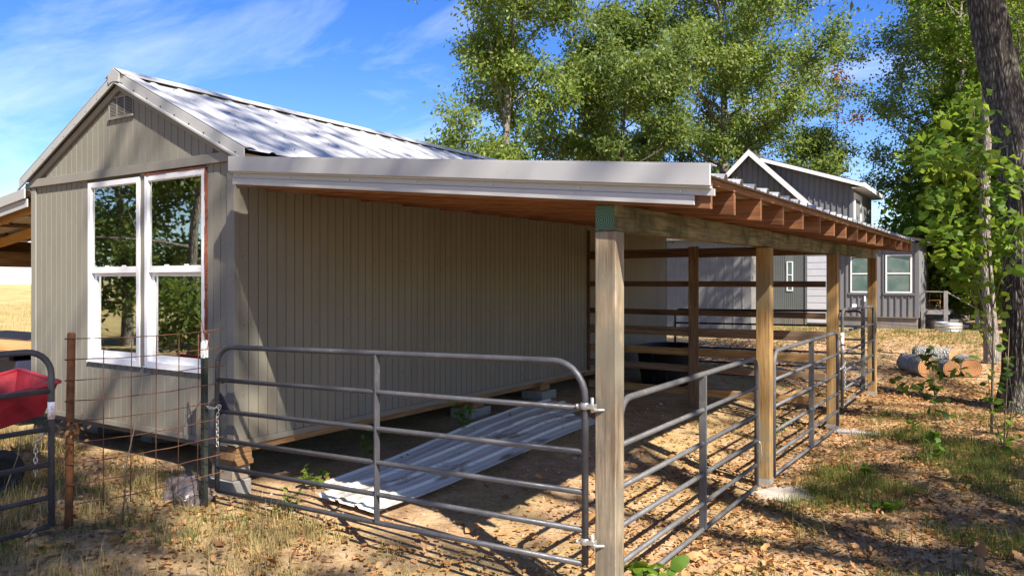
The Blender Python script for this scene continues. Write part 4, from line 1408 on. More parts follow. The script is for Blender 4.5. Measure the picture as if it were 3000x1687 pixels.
part('dormer_window', MB().box(1.003, 1.04, DY + 0.15, DY + 0.35, 3.7, 5.2).box(1.003, 1.04, DY + 1.6, DY + 1.8, 3.7, 5.2).box(1.003, 1.04, DY + 0.35, DY + 1.6, 5.0, 5.2), M['white_trim'], dm)

# deck with railing right of the house
dk = thing('deck', 'small grey wooden deck with railing beside the house', 'deck', (3.9, 27.0, 0.2))
part('platform', MB().box(3.2, 4.05, 26.0, 28.0, 0.80, 0.93), M['grey_deck'], dk)
for (x_, y_, z1) in ((3.95, 26.05, 1.62), (3.25, 26.05, 1.60), (4.86, 26.6, 0.98)):
    part('post', MB().box(x_ - 0.06, x_ + 0.06, y_ - 0.06, y_ + 0.06, 0.1, z1), M['grey_deck'], dk)
part('handrail', MB().bar((3.2, 26.05, 1.60), (3.98, 26.05, 1.58), 0.07, 0.035), M['grey_deck'], dk)
part('handrail', MB().bar((3.98, 26.05, 1.58), (4.90, 26.6, 0.97), 0.06, 0.035), M['grey_deck'], dk)
for k in range(3):
    part('step', MB().box(4.07 + 0.27 * k, 4.33 + 0.27 * k, 26.1, 27.6, 0.55 - 0.18 * k, 0.62 - 0.18 * k), M['grey_deck'], dk)
ch = thing('bistro_set', 'rust coloured wire garden chair on the deck', 'chair', (3.55, 26.5, 0.93))
part('seat', MB().box(3.4, 3.75, 26.4, 26.75, 1.27, 1.29), M['rust'], ch)
part('backrest', MB().tube([(3.4, 26.75, 1.29), (3.42, 26.78, 1.60), (3.73, 26.78, 1.60), (3.75, 26.75, 1.29)], 0.012, 6), M['rust'], ch)
for (x_, y_) in ((3.41, 26.41), (3.74, 26.41), (3.41, 26.74), (3.74, 26.74)):
    part('leg', MB().tube([(x_, y_, 0.93), (x_, y_, 1.27)], 0.011, 6), M['rust'], ch)


def ring_tank(cx, cy, r, h, label):
    z0 = gh(cx, cy)
    vs, n = [], 40
    prof = [(r, z0 - 0.03)]
    for k in range(13):
        prof.append((r + 0.018 * math.sin(k * math.pi / 2), z0 + h * k / 12))
    prof += [(r - 0.02, z0 + h), (r - 0.03, z0 + 0.03)]
    for (rr, z_) in prof:
        vs += [(cx + rr * math.cos(2 * math.pi * i / n), cy + rr * math.sin(2 * math.pi * i / n), z_) for i in range(n)]
    fs = [(i * n + j, i * n + (j + 1) % n, (i + 1) * n + (j + 1) % n, (i + 1) * n + j) for i in range(len(prof) - 1) for j in range(n)]
    return single('raised_bed', MB().add(vs, fs, True), M['galv'], label, 'planter ring', (cx, cy, z0), 'galvanised planting rings by the deck')


ring_tank(4.10, 24.9, 0.40, 0.30, 'round galvanised ring in front of the grey deck steps')
ring_tank(3.62, 26.9, 0.38, 0.30, 'galvanised ring half hidden under the grey deck')


# ------------------------------------------------------------------ logs
def log(cx, cy, r, L, ang, label, seed, zoff=0.0, tilt=0.0):
    random.seed(seed)
    z = gh(cx, cy) + r + zoff
    t_ = thing('log', label, 'log', (cx, cy, z), 'cut logs near the big tree', rotz=ang)
    n = 22
    vs = []
    K = 6
    prof = [1 + 0.07 * mnoise.noise(Vector((math.cos(2 * math.pi * i / n) * 1.3, math.sin(2 * math.pi * i / n) * 1.3, seed))) for i in range(n)]
    for k in range(K + 1):
        y_ = L * k / K
        for i in range(n):
            a = 2 * math.pi * i / n
            rr = r * prof[i] * (1 + 0.03 * mnoise.noise(Vector((i * 0.9, k * 1.1, seed))))
            vs.append((rr * math.cos(a), y_, rr * math.sin(a)))
    fs = [(k * n + i, k * n + (i + 1) % n, (k + 1) * n + (i + 1) % n, (k + 1) * n + i) for k in range(K) for i in range(n)]
    fs.append(tuple(range(K * n, K * n + n)))
    part('bark', MB().add(vs, fs, True), M['bark_log'], t_, local=True)
    fv = [(0.965 * v[0], -0.004, 0.965 * v[2]) for v in vs[:n]]
    fb = [(v[0], 0.006, v[2]) for v in vs[:n]]
    fm_ = MB().hexa(fb, fv).mesh('cut_face', M['logface'], (0, 0, 0))
    for v in fm_.vertices:
        v.co = Vector((v.co.x, v.co.z, -v.co.y))
    o_ = link('cut_face', fm_, t_)
    o_.rotation_euler = (math.pi / 2, 0, 0)


log(4.40, 13.3, 0.205, 1.05, R(28), 'pale barked log with round orange cut face, leftmost of the pile', 2)
log(4.80, 13.6, 0.17, 1.0, R(24), 'middle log with orange cut face half behind sapling leaves', 3)
log(5.14, 13.75, 0.195, 0.95, R(14), 'rightmost log with brown cut face below the leaning trunk', 4)
log(4.75, 15.0, 0.21, 0.8, R(70), 'dark barked log lying crosswise behind the cut ends', 5)


# ------------------------------------------------------------------ trees
def leaf_mesh(name, pts, dirs, length, width, mat, droop=0.5, jit=0.6):
    n = len(pts)
    a = dirs + rng.normal(0, jit, (n, 3))
    a[:, 2] -= droop
    a /= np.linalg.norm(a, axis=1)[:, None]
    u = rng.normal(0, 1, (n, 3))
    b = np.cross(a, u)
    b /= np.linalg.norm(b, axis=1)[:, None]
    c = np.cross(a, b)
    L = length * rng.uniform(0.7, 1.3, (n, 1))
    Wd = width * rng.uniform(0.7, 1.25, (n, 1))
    v = np.empty((n, 4, 3))
    v[:, 0] = pts
    v[:, 1] = pts + a * L * 0.5 + b * Wd * 0.5 + c * Wd * 0.18
    v[:, 2] = pts + a * L + c * (-0.1 * L)
    v[:, 3] = pts + a * L * 0.5 - b * Wd * 0.5 + c * Wd * 0.18
    me = bpy.data.meshes.new(name)
    me.vertices.add(4 * n)
    me.vertices.foreach_set('co', v.reshape(-1))
    me.loops.add(4 * n)
    me.polygons.add(n)
    me.loops.foreach_set('vertex_index', np.arange(4 * n, dtype=np.int32))
    me.polygons.foreach_set('loop_start', np.arange(0, 4 * n, 4, dtype=np.int32))
    me.materials.append(mat)
    me.update(calc_edges=True)
    return me


def tree_meshes(seed, H, Rad, cb, nleaf, llen, lw, lmat, bmat, fork=0, spread=0.34, lean=0.0, trunk_r=0.2, nlimb=16, droop=0.55):
    rnd = random.Random(seed)
    m = MB()
    tips, tdirs, wts = [], [], []

    def branch(p, d, L, r, lvl):
        k = 5 if lvl < 2 else 3
        pts, rs = [Vector(p)], [r]
        dd = Vector(d)
        for i in range(k):
            dd = (dd + Vector((rnd.gauss(0, 0.13), rnd.gauss(0, 0.13), rnd.gauss(0.03, 0.10)))).normalized()
            pts.append(pts[-1] + dd * (L / k))
            rs.append(max(0.004, r * (1 - 0.8 * (i + 1) / k)))
        if r > 0.006:
            m.tube(pts, rs, 6 if lvl == 0 else (5 if lvl == 1 else 3), cap=False)
        if lvl >= 1:
            for i in range(1, k + 1):
                tips.append(pts[i]); tdirs.append(dd); wts.append(1.0 if lvl >= 2 else 0.6)
        if lvl < 2:
            nb = (7 if lvl == 0 else 5)
            for i in range(nb):
                t = 0.28 + 0.72 * (i + rnd.random()) / nb
                q = min(k - 1, int(t * k))
                f_ = t * k - q
                pp_ = pts[q].lerp(pts[q + 1], min(1, f_))
                ax = Vector((rnd.gauss(0, 1), rnd.gauss(0, 1), rnd.gauss(0.15, 0.6))).normalized()
                nd = (dd * 0.65 + ax * 0.8).normalized()
                branch(pp_, nd, L * (0.42 if lvl == 0 else 0.45) * rnd.uniform(0.75, 1.2), r * 0.42, lvl + 1)

    # trunk
    tp_, tr_ = [], []
    px_, py_ = 0.0, 0.0
    K = 10
    for i in range(K + 1):
        t = i / K
        px_ += rnd.gauss(0, 0.06) + lean * H / K
        py_ += rnd.gauss(0, 0.06)
        tp_.append(Vector((px_, py_, t * H * 0.93)))
        tr_.append(max(0.02, trunk_r * (1.25 if i == 0 else 1.0) * (1 - 0.86 * t)))
    m.tube(tp_, tr_, 10, cap=False)
    for i in range(nlimb):
        t = (i + rnd.random() * 0.6) / nlimb
        z = cb + (H * 0.95 - cb) * t
        tt = min(0.999, z / (H * 0.93)) * K
        q = int(tt)
        base = tp_[q].lerp(tp_[min(K, q + 1)], tt - q)
        az = i * 2.39996 + rnd.uniform(-0.4, 0.4)
        prof = math.sin(math.pi * min(1, 0.16 + 0.78 * t)) ** 0.7
        el = R(14 + 52 * t + rnd.uniform(-10, 12))
        d = Vector((math.cos(az) * math.cos(el), math.sin(az) * math.cos(el), math.sin(el)))
        branch(base, d, Rad * prof * rnd.uniform(0.8, 1.15), trunk_r * 0.36 * (1 - 0.6 * t), 0)
    T = np.array([tuple(p) for p in tips])
    Dm = np.array([tuple(p) for p in tdirs])
    w = np.array(wts) * rng.uniform(0.25, 1.6, len(wts))
    idx = rng.choice(len(T), nleaf, p=w / w.sum())
    P = T[idx] + rng.normal(0, spread * 0.55, (nleaf, 3)) * np.array([1, 1, 0.8])
    crown = leaf_mesh('crown', P, Dm[idx] * 0.4, llen, lw, lmat, droop)
    trunk = m.mesh('trunk', bmat)
    return trunk, crown


def plant_tree(meshes, x, y, label, group, name='tree', rot=0.0, sc=1.0, cat='tree'):
    t_ = thing(name, label, cat, (x, y, gh(x, y) - 0.05), group, rot)
    t_.scale = (sc, sc, sc)
    link('trunk', meshes[0], t_)
    link('crown', meshes[1], t_)
    return t_


GW = 'trees of the wood behind the buildings'
TA = tree_meshes(11, 15.5, 3.6, 3.2, 64000, 0.17, 0.078, M['leaf_a'], M['bark_pale'], spread=0.45, trunk_r=0.20, nlimb=22)
TB = tree_meshes(12, 19.0, 6.2, 3.6, 105000, 0.19, 0.088, M['leaf_a'], M['bark_pale'], spread=0.46, trunk_r=0.30, nlimb=26)
TC = tree_meshes(13, 11.0, 2.8, 2.8, 34000, 0.17, 0.075, M['leaf_b'], M['bark'], spread=0.38, trunk_r=0.13, nlimb=15, droop=0.35)
TD = tree_meshes(14, 18.0, 5.6, 2.5, 36000, 0.20, 0.105, M['leaf_c'], M['bark_pale'], spread=0.52, trunk_r=0.26, nlimb=20, droop=0.3)
TE = tree_meshes(15, 13.0, 4.4, 1.2, 32000, 0.20, 0.10, M['leaf_b'], M['bark_pale'], spread=0.5, trunk_r=0.15, nlimb=18, droop=0.3)

plant_tree(TA, -8.6, 17.6, 'open crowned yellow-green tree above the barn ridge', GW, rot=0.4)
plant_tree(TC, -5.4, 20.0, 'small dark green tree between the two tall yellow-green ones', GW, rot=1.0)
plant_tree(TB, -4.9, 29.5, 'tallest yellow-green tree with several limbs behind the shed', GW, rot=2.0, sc=0.95)
plant_tree(TD, 3.6, 37.5, 'broad blue-green tree rising behind the dormer', GW, rot=0.3, sc=0.88)
plant_tree(TA, -9.0, 31.0, 'yellow-green tree far behind the open crowned one', GW, rot=3.3, sc=0.6)
plant_tree(TE, -1.7, 34.5, 'low round tree filling the gap behind the house gable', GW, rot=4.0, sc=0.64)
plant_tree(TD, 8.5, 44.0, 'tall blue-green tree directly behind the leaning trunk', GW, rot=2.2, sc=1.05)
plant_tree(TA, 4.4, 40.5, 'dense green tree right of the house', GW, rot=5.2, sc=0.8)
plant_tree(TC, -9.6, 27.0, 'dark green tree low behind the metal ridge', GW, rot=2.6, sc=0.8)
plant_tree(TE, -7.2, 36.0, 'dense tree low behind the tall yellow-green tree', GW, rot=1.9, sc=0.75)
# wood at the right, trunks one can tell apart
GR = 'woodland trees right of the house'
TF = tree_meshes(16, 14.0, 2.6, 8.8, 6500, 0.20, 0.10, M['leaf_bright'], M['bark_pale'], spread=0.5, trunk_r=0.155, nlimb=13, droop=0.3)
plant_tree(TF, 5.52, 15.9, 'pale speckled trunk standing behind the log pile', GR, rot=0.2, sc=0.95)
plant_tree(TF, 4.25, 33.5, 'pale trunk beyond the deck railing, left of a pair', GR, rot=1.4, sc=1.2)
plant_tree(TF, 4.75, 35.5, 'thin pale trunk beyond the deck railing, right of a pair', GR, rot=2.7, sc=1.1)
plant_tree(TF, 3.7, 43.0, 'far pale trunk between the house wall and railing', GR, rot=3.9, sc=1.0)
plant_tree(TF, 6.0, 30.0, 'pale trunk hidden behind the leaning foreground trunk', GR, rot=5.1, sc=1.0)

TG = tree_meshes(17, 3.2, 1.5, 0.3, 7000, 0.15, 0.085, M['leaf_bright'], M['bark_pale'], spread=0.35, trunk_r=0.04, nlimb=12, droop=0.25)
TR = tree_meshes(18, 11.8, 1.3, 9.0, 520, 0.17, 0.08, M['leaf_red'], M['bark'], spread=0.35, trunk_r=0.05, nlimb=8)
plant_tree(TR, -0.9, 34.2, 'slender tree with red leaves in the gap above the dormer', GW)
GU = 'sunlit undergrowth bushes beyond the deck'
for k, (x, y, sc, lb) in enumerate(((3.9, 32.0, 1.0, 'bright green bush directly behind the deck rail'), (5.0, 31.0, 0.9, 'bright bush right of the deck steps'), (4.6, 39.0, 1.5, 'tall bright bush between the pale trunks'), (2.9, 45, 1.8, 'far bright bush beside the house corner'), (6.3, 36, 1.6, 'bright bush glimpsed behind the leaning trunk'), (5.8, 27.0, 0.7, 'low bush below the leaning trunk'), (5.3, 30.0, 2.3, 'big bright shrub behind the sapling'), (4.3, 34.5, 2.6, 'tall bright shrub beside the far house wall'), (6.6, 27.5, 2.2, 'bright shrub at the trunk of the leaning tree'), (3.9, 36.5, 1.9, 'rounded bright shrub over the deck'),
        (4.8, 45.0, 2.2, 'bright woodland shrub far behind the deck posts'), (5.7, 42.0, 2.0, 'bright woodland shrub between trunk and sapling stem'), (6.4, 48.0, 2.4, 'farthest bright shrub behind the leaning trunk'), (3.4, 52.0, 2.6, 'farthest bright shrub beside the house corner'), (5.0, 34.0, 1.3, 'low bright shrub right of the deck handrail'), (4.2, 30.0, 0.8, 'small bush touching the deck post'))):
    plant_tree(TG, x, y, lb, GU, 'bush', rot=k * 1.3, sc=sc, cat='bush')

# trees that stand around the yard, outside the picture: they dapple the light and fill the window reflections
GY = 'yard trees around the photographer'
TH = tree_meshes(21, 15.0, 4.4, 6.0, 3000, 0.24, 0.12, M['leaf_b'], M['bark'], spread=0.45, trunk_r=0.24, nlimb=11)
yard = ((17.0, -4.0, 1.3, 1.75, 'tallest yard tree standing right of the pen'),
        (15.6, -11.2, 1.9, 1.3, 'yard tree standing behind the photographer'),
        (19.5, 3.6, 2.4, 1.4, 'tall yard tree standing to the right of the side gates'), (24.0, -11.5, 3.1, 1.2, 'yard tree far to the right'))
mirror = ((-9.5, -6.0, 0.7, 0.85, 'yard tree mirrored in the left window'), (-15.5, -8.0, 2.0, 1.0, 'yard tree mirrored in the right window'),
          (-11.5, -11.0, 3.0, 0.9, 'yard tree mirrored between the windows'), (-19, -5.0, 4.0, 1.0, 'yard tree mirrored at the window edge'))
for (x, y, r_, sc, lb) in mirror:
    plant_tree(TE, x, y, lb, GY, rot=r_, sc=sc)
for (x, y, r_, sc, lb) in yard:
    plant_tree(TH, x, y, lb, GY, rot=r_, sc=sc)

# far wood line, reads as one mass
n = 26000
ang = rng.uniform(R(-20), R(150), n)
rad = rng.uniform(75, 95, n)
P = np.stack([rad * np.cos(ang + 0.9), rad * np.sin(ang + 0.9), rng.uniform(0, 1, n) ** 1.3 * (6.5 + 2.5 * np.sin(ang * 9) + 1.5 * np.sin(ang * 23))], 1)
keep = (P[:, 0] > -55)
P = P[keep]
fw = link('far_woods', leaf_mesh('far_woods', P, np.zeros((len(P), 3)), 1.1, 0.8, M['leaf_b'], 0.2, 1.0))
tag(fw, 'far line of dark green woods on the horizon', None, None, 'stuff')

# left background: white building, meadow tree, stakes
wb = thing('white_building', 'long low white building across the meadow', 'building', (-60, 22, 0.2))
part('wall', MB().box(-85, -52, 18, 32, 1.0, 4.8), M['wall_far'], wb)
part('roof', MB().hexa([(-85.5, 17.5, 4.81), (-51.5, 17.5, 4.81), (-51.5, 25, 6.4), (-85.5, 25, 6.4)], [(-85.5, 17.5, 4.9), (-51.5, 17.5, 4.9), (-51.5, 25, 6.5), (-85.5, 25, 6.5)]), M['roof'], wb)
TI = tree_meshes(31, 5.5, 2.2, 1.8, 2500, 0.2, 0.09, M['leaf_a'], M['bark'], spread=0.4, trunk_r=0.22, nlimb=9)
plant_tree(TI, -24.5, 13.2, 'bare branched tree in the meadow left of the barn', 'meadow trees', rot=1.0)
for k, (x, y) in enumerate(((-19.3, 10.0), (-21.5, 11.6))):
    single('fence_stake', MB().bar((x, y, gh(x, y) - 0.1), (x, y, gh(x, y) + 1.35), 0.05, 0.05, up=(1, 0, 0)), M['black'], ('nearer' if k == 0 else 'farther') + ' thin dark stake standing in the meadow', 'stake', (x, y, 0), 'stakes in the meadow')

# ------------------------------------------------------------------ foreground trunk
def big_trunk():
    base = Vector((6.0, 10.15, gh(6.0, 10.15) - 0.1))
    t_ = thing('large_tree', 'thick dark ridged trunk leaning in at the right edge', 'tree', tuple(base))
    n, K = 120, 150
    H = 9.0
    v = np.empty(((K + 1) * n, 3))
    for k in range(K + 1):
        z = H * k / K
        cx = -0.57 * sm(2.8, 7.3, z) - 0.015 * math.sin(z * 0.9)
        r0 = 0.30 + 0.26 * math.exp(-z / 0.32) + 0.03 * math.exp(-((z - 4.0) / 0.5) ** 2) - 0.006 * z
        for i in range(n):
            a = 2 * math.pi * i / n
            # buttress lobes at the base
            lob = 1 + 0.16 * math.exp(-z / 0.5) * math.sin(3 * a + 0.8)
            s_ = mnoise.noise(Vector((math.cos(a) * 5.2, math.sin(a) * 5.2, z * 1.1)))
            s2 = mnoise.noise(Vector((math.cos(a) * 11, math.sin(a) * 11, z * 2.8 + 9)))
            ridge = -abs(s_) * 0.055 - abs(s2) * 0.028
            r = r0 * lob + ridge + 0.018
            v[k * n + i] = (cx + r * math.cos(a), r * math.sin(a), z)
    m = MB()
    m.add([tuple(p) for p in v], [(k * n + i, k * n + (i + 1) % n, (k + 1) * n + (i + 1) % n, (k + 1) * n + i) for k in range(K) for i in range(n)], True)
    part('trunk', m, M['bark'], t_, local=True)
    br = MB()
    br.tube([(-0.05, -0.12, 3.78), (-0.30, -0.22, 3.95), (-0.48, -0.34, 4.12), (-0.75, -0.5, 4.18), (-1.05, -0.7, 4.30)], [0.10, 0.075, 0.05, 0.03, 0.012], 9)
    br.tube([(-0.2, -0.2, 3.9), (-0.1, -0.75, 3.55), (0.05, -1.1, 3.3)], [0.03, 0.018, 0.008], 6)
    part('limb', br, M['bark'], t_, local=True)
    br = MB()
    for k in range(5):
        az = 0.9 + k * 1.25
        br.tube([(-0.45, 0, 7.6 + 0.2 * k), (-0.45 + 1.3 * math.cos(az), 1.3 * math.sin(az), 8.8 + 0.2 * k), (-0.45 + 2.8 * math.cos(az), 2.8 * math.sin(az), 9.9 + 0.1 * k)], [0.14, 0.08, 0.02], 7)
    part('limb', br, M['bark'], t_, local=True)
    nn = 11000
    P = np.array([0.2, 0.6, 10.4]) + rng.normal(0, 1, (nn, 3)) * np.array([1.7, 1.7, 1.0])
    link('crown', leaf_mesh('crown', P, np.zeros((nn, 3)), 0.19, 0.1, M['leaf_b'], 0.4), t_)


big_trunk()


# ------------------------------------------------------------------ broad-leaved saplings (each leaf a part)
def lobed_leaf(name, L, Wd, mat, lobes=3, curl=0.12, seed=0, deep=0.3):
    rnd = random.Random(seed)
    n = 9
    mid = [(0, L * i / n, curl * L * math.sin(2.4 * i / n)) for i in range(n + 1)]
    left, right = [], []
    for i in range(1, n):
        t = i / n
        w = Wd / 2 * (math.sin(math.pi * t ** 0.75) ** 0.75) * (1 - deep * abs(math.sin(lobes * math.pi * t)) + rnd.uniform(-0.06, 0.06))
        zc = mid[i][2] - curl * 0.8 * w + rnd.uniform(-0.05, 0.05) * w
        left.append((-w, L * t + 0.05 * L, zc))
        right.append((w, L * t + 0.05 * L, zc + rnd.uniform(-0.1, 0.1) * w))
    v = mid + left + right
    f = []
    nl = n + 1
    for i in range(n):
        for off, flip in ((nl, False), (nl + n - 1, True)):
            if i == 0:
                q = (0, 1, off)
            elif i == n - 1:
                q = (i, i + 1, off + i - 1)
            else:
                q = (i, i + 1, off + i, off + i - 1)
            f.append(q if flip else q[::-1])
    me = bpy.data.meshes.new(name)
    me.from_pydata(v, [], f)
    me.polygons.foreach_set('use_smooth', [True] * len(f))
    me.materials.append(mat)
    return me


def objfol(name, cols, trans):
    g = NT(name)
    rnd_ = g.n('ShaderNodeObjectInfo').outputs['Random']
    nz = g.noise(g.pos((1, 1, 1), rand=True, obj=True), 9, 4)
    col = g.ramp(g.math('ADD', g.math('MULTIPLY', rnd_, 0.75), g.math('MULTIPLY', nz, 0.25)), cols)
    p = g.pr(Base_Color=col, Roughness=0.55, Specular_IOR_Level=0.25)
    tr = g.n('ShaderNodeBsdfTranslucent', {'Color': g.mix(0.5, col, (0.20, 0.26, 0.02), 'ADD') if trans > 0.3 else col})
    return g.done(g.n('ShaderNodeMixShader', {0: trans, 1: p.outputs[0], 2: tr.outputs[0]}))


M['big_leaf'] = objfol('broad_green_leaf', [(0.1, (0.055, 0.13, 0.016)), (0.5, (0.115, 0.205, 0.022)), (0.85, (0.20, 0.26, 0.026)), (0.97, (0.32, 0.22, 0.02))], 0.45)
M['low_leaf'] = objfol('oak_sapling_leaf', [(0.1, (0.03, 0.07, 0.016)), (0.6, (0.06, 0.115, 0.02)), (0.95, (0.12, 0.14, 0.02))], 0.35)
M['fallen'] = objfol('fallen_brown_leaf', [(0.05, (0.22, 0.11, 0.045)), (0.35, (0.36, 0.20, 0.085)), (0.6, (0.46, 0.25, 0.10)), (0.85, (0.44, 0.17, 0.05)), (0.97, (0.50, 0.34, 0.12))], 0.12)
BIG = [lobed_leaf('leaf', 0.19, 0.19, M['big_leaf'], 2.5, 0.15, s) for s in range(4)]
LOW = [lobed_leaf('leaf', 0.15, 0.10, M['low_leaf'], 3.5, 0.1, s + 10, 0.4) for s in range(3)]
WEED = [lobed_leaf('leaf', 0.075, 0.05, M['big_leaf'], 1.0, 0.15, s + 20, 0.05) for s in range(3)]


def put_leaf(me, parent, p, d, sc, roll=None, name='leaf'):
    o_ = link(name, me, parent)
    d = Vector(d).normalized()
    q = d.to_track_quat('Y', 'Z').to_matrix() @ Matrix.Rotation(random.uniform(-1.0, 1.0) if roll is None else roll, 3, 'Y')
    o_.rotation_euler = q.to_euler()
    o_.scale = (sc, sc, sc)
    o_.location = Vector(p)
    return o_


random.seed(41)
sp = thing('sapling', 'broad-leaved sapling with bright green leaves in front of the thick trunk', 'sapling', (5.58, 7.7, gh(5.58, 7.7)))
stems = [[(0, 0, 0), (0.02, 0.1, 1.4), (-0.05, 0.0, 2.6), (-0.15, -0.15, 3.7), (-0.2, -0.25, 4.4)],
         [(0, 0.02, 1.3), (-0.25, -0.3, 2.35), (-0.45, -0.5, 2.65), (-0.62, -0.65, 2.7)],
         [(-0.03, 0.0, 2.2), (-0.3, -0.2, 2.8), (-0.5, -0.3, 3.1), (-0.66, -0.42, 3.15)],
         [(-0.06, 0.0, 2.7), (0.15, -0.25, 3.2), (0.25, -0.45, 3.5)],
         [(0, 0.1, 1.6), (0.2, -0.2, 2.5), (0.3, -0.5, 2.8)],
         [(-0.1, -0.1, 3.3), (-0.4, -0.3, 3.7), (-0.6, -0.5, 3.75)],
         [(0, 0.06, 1.0), (-0.3, -0.15, 2.2), (-0.5, -0.35, 2.55)]]
for k, s_ in enumerate(stems):
    r0 = 0.018 if k == 0 else 0.009
    part('stem', MB().tube(s_, [r0 * (1 - 0.75 * i / (len(s_) - 1)) for i in range(len(s_))], 6), M['twig'], sp, local=True)
count = 0
while count < 285:
    s_ = random.choice(stems)
    lo_t = 0.55 if s_ is stems[0] else 0.3
    t = random.uniform(lo_t, 1.0) * (len(s_) - 1)
    i = min(len(s_) - 2, int(t))
    p = Vector(s_[i]).lerp(Vector(s_[i + 1]), t - i) + Vector((random.gauss(0, 0.13), random.gauss(0, 0.13), random.gauss(-0.02, 0.12)))
    d = Vector((random.gauss(-0.1, 0.7), random.gauss(-0.3, 0.7), random.gauss(-0.45, 0.4)))
    put_leaf(random.choice(BIG), sp, p, d, random.uniform(0.55, 1.05))
    count += 1

sps = np.array([tuple(Vector(a).lerp(Vector(b), t)) for s_ in stems for a, b in zip(s_[1:], s_[2:]) for t in (0.0, 0.25, 0.5, 0.75, 1.0)])
nl_ = 480
sP = sps[rng.integers(0, len(sps), nl_)] + rng.normal(0, 0.15, (nl_, 3))
sf = link('foliage', leaf_mesh('foliage', sP, np.zeros((nl_, 3)), 0.115, 0.095, M['leaf_bright'], 0.45, 0.8), sp)
sf['kind'] = 'stuff'
lsap = thing('sapling', 'low oak sapling with drooping leaves in front of the logs', 'sapling', (4.88, 8.3, gh(4.88, 8.3)))
stems = [[(0, 0, 0), (0.0, 0, 0.4), (-0.02, 0, 0.85)], [(0, 0, 0.3), (-0.3, -0.2, 0.55), (-0.6, -0.3, 0.62)], [(0, 0, 0.4), (0.25, 0.1, 0.75), (0.4, 0.1, 1.0)], [(0, 0, 0.35), (-0.1, 0.2, 0.8), (-0.12, 0.3, 1.05)]]
for s_ in stems:
    part('stem', MB().tube(s_, [0.009, 0.006, 0.003], 5), M['twig'], lsap, local=True)
for k in range(85):
    s_ = random.choice(stems)
    t = random.uniform(0.4, 2)
    i = min(1, int(t))
    p = Vector(s_[i]).lerp(Vector(s_[i + 1]), t - i) + Vector((random.gauss(0, 0.07), random.gauss(0, 0.07), random.gauss(0, 0.06)))
    put_leaf(random.choice(LOW), lsap, p, (random.gauss(0, 0.8), random.gauss(-0.2, 0.8), random.gauss(-0.2, 0.35)), random.uniform(0.7, 1.25))

vine = thing('vine', 'leafy vine climbing at the right edge in front of the trunk base', 'vine', (5.72, 6.2, gh(5.7, 6.2)))
stems = [[(0, 0, 0), (0.03, 0.02, 0.7), (0.06, 0.0, 1.5)], [(0.0, 0, 0.1), (-0.12, -0.05, 0.6), (-0.15, 0, 0.95)], [(0, 0.3, 0), (0.1, 0.3, 0.6), (0.02, 0.3, 1.2)]]
for s_ in stems:
    part('stem', MB().tube(s_, [0.009, 0.006, 0.003], 5), M['twig'], vine, local=True)
for k in range(70):
    s_ = random.choice(stems)
    t = random.uniform(0.2, 2)
    i = min(1, int(t))
    p = Vector(s_[i]).lerp(Vector(s_[i + 1]), t - i) + Vector((random.gauss(0, 0.06), random.gauss(0, 0.06), random.gauss(0, 0.05)))
    put_leaf(random.choice(BIG), vine, p, (random.gauss(-0.2, 0.8), random.gauss(-0.4, 0.8), random.gauss(-0.2, 0.35)), random.uniform(0.3, 0.62))


def weed(x, y, n, h, label, sc=1.0, wide=0.12):
    t_ = thing('weed', label, 'weed', (x, y, gh(x, y)), 'green weeds growing around the pen')
    for k in range(max(2, n // 6)):
        a = random.uniform(0, 6.28)
        top = Vector((wide * math.cos(a) * random.uniform(0.3, 1), wide * math.sin(a) * random.uniform(0.3, 1), h * random.uniform(0.6, 1)))
        part('stem', MB().tube([(0, 0, -0.02), top * 0.5 + Vector((0, 0, 0.02)), top], [0.004, 0.003, 0.002], 4), M['stem'], t_, local=True)
        for j in range(6):
            q = top * random.uniform(0.35, 1.05)
            put_leaf(random.choice(WEED), t_, q + Vector((random.gauss(0, 0.012), random.gauss(0, 0.012), 0)), (random.gauss(0, 1), random.gauss(0, 1), random.uniform(-0.2, 0.6)), sc * random.uniform(0.7, 1.3))


weed(0.12, 1.55, 18, 0.30, 'green weed leaning against the skid of the long wall', 1.0)
weed(0.40, 0.55, 30, 0.22, 'dark green weed near the block pile at the barn corner', 0.8)
weed(0.30, 3.0, 42, 0.30, 'bushy dull green weed in front of the concrete block', 0.9, 0.2)
weed(0.75, 0.02, 24, 0.16, 'low green weed just behind the front gate', 0.7)
weed(0.25, 0.85, 12, 0.12, 'tiny weed sprout below the long wall', 0.7)
weed(3.93, 0.15, 48, 0.28, 'broad green weed at the foot of the nearest side gate', 1.5, 0.22)
weed(3.35, 5.6, 20, 0.3, 'dark weed behind the second side gate', 0.9)
weed(4.55, 4.2, 6, 0.16, 'small green sprout in the leaf litter beyond the pad', 1.4, 0.05)
weed(4.9, 3.1, 6, 0.12, 'lone round green sprout in the right yard', 1.5, 0.05)
weed(4.75, 6.6, 18, 0.5, 'tall feathery weed near the third post', 0.8)
weed(5.05, 5.2, 24, 0.35, 'green weed left of the vine', 1.2, 0.16)
weed(0.1, -2.35, 9, 0.10, 'small bright weed at the foot of the pipe post', 1.0)
weed(0.75, -0.12, 12, 0.10, 'low weed under the bottom rail of the front gate', 0.8)


# ------------------------------------------------------------------ red dump cart and trailer at the left
ctx, cty = -1.6, -1.4
cz = gh(ctx, cty)
cart = thing('dump_cart', 'red dump cart with black wheel behind the left gate', 'cart', (ctx, cty, cz))
cdir = Vector((0.52, 0.85, 0)).normalized()     # towards the right in the picture
cs = Vector((-0.85, 0.52, 0))


def cp(a, b, z):
    return Vector((ctx, cty, 0)) + cdir * a + cs * b + Vector((0, 0, z))


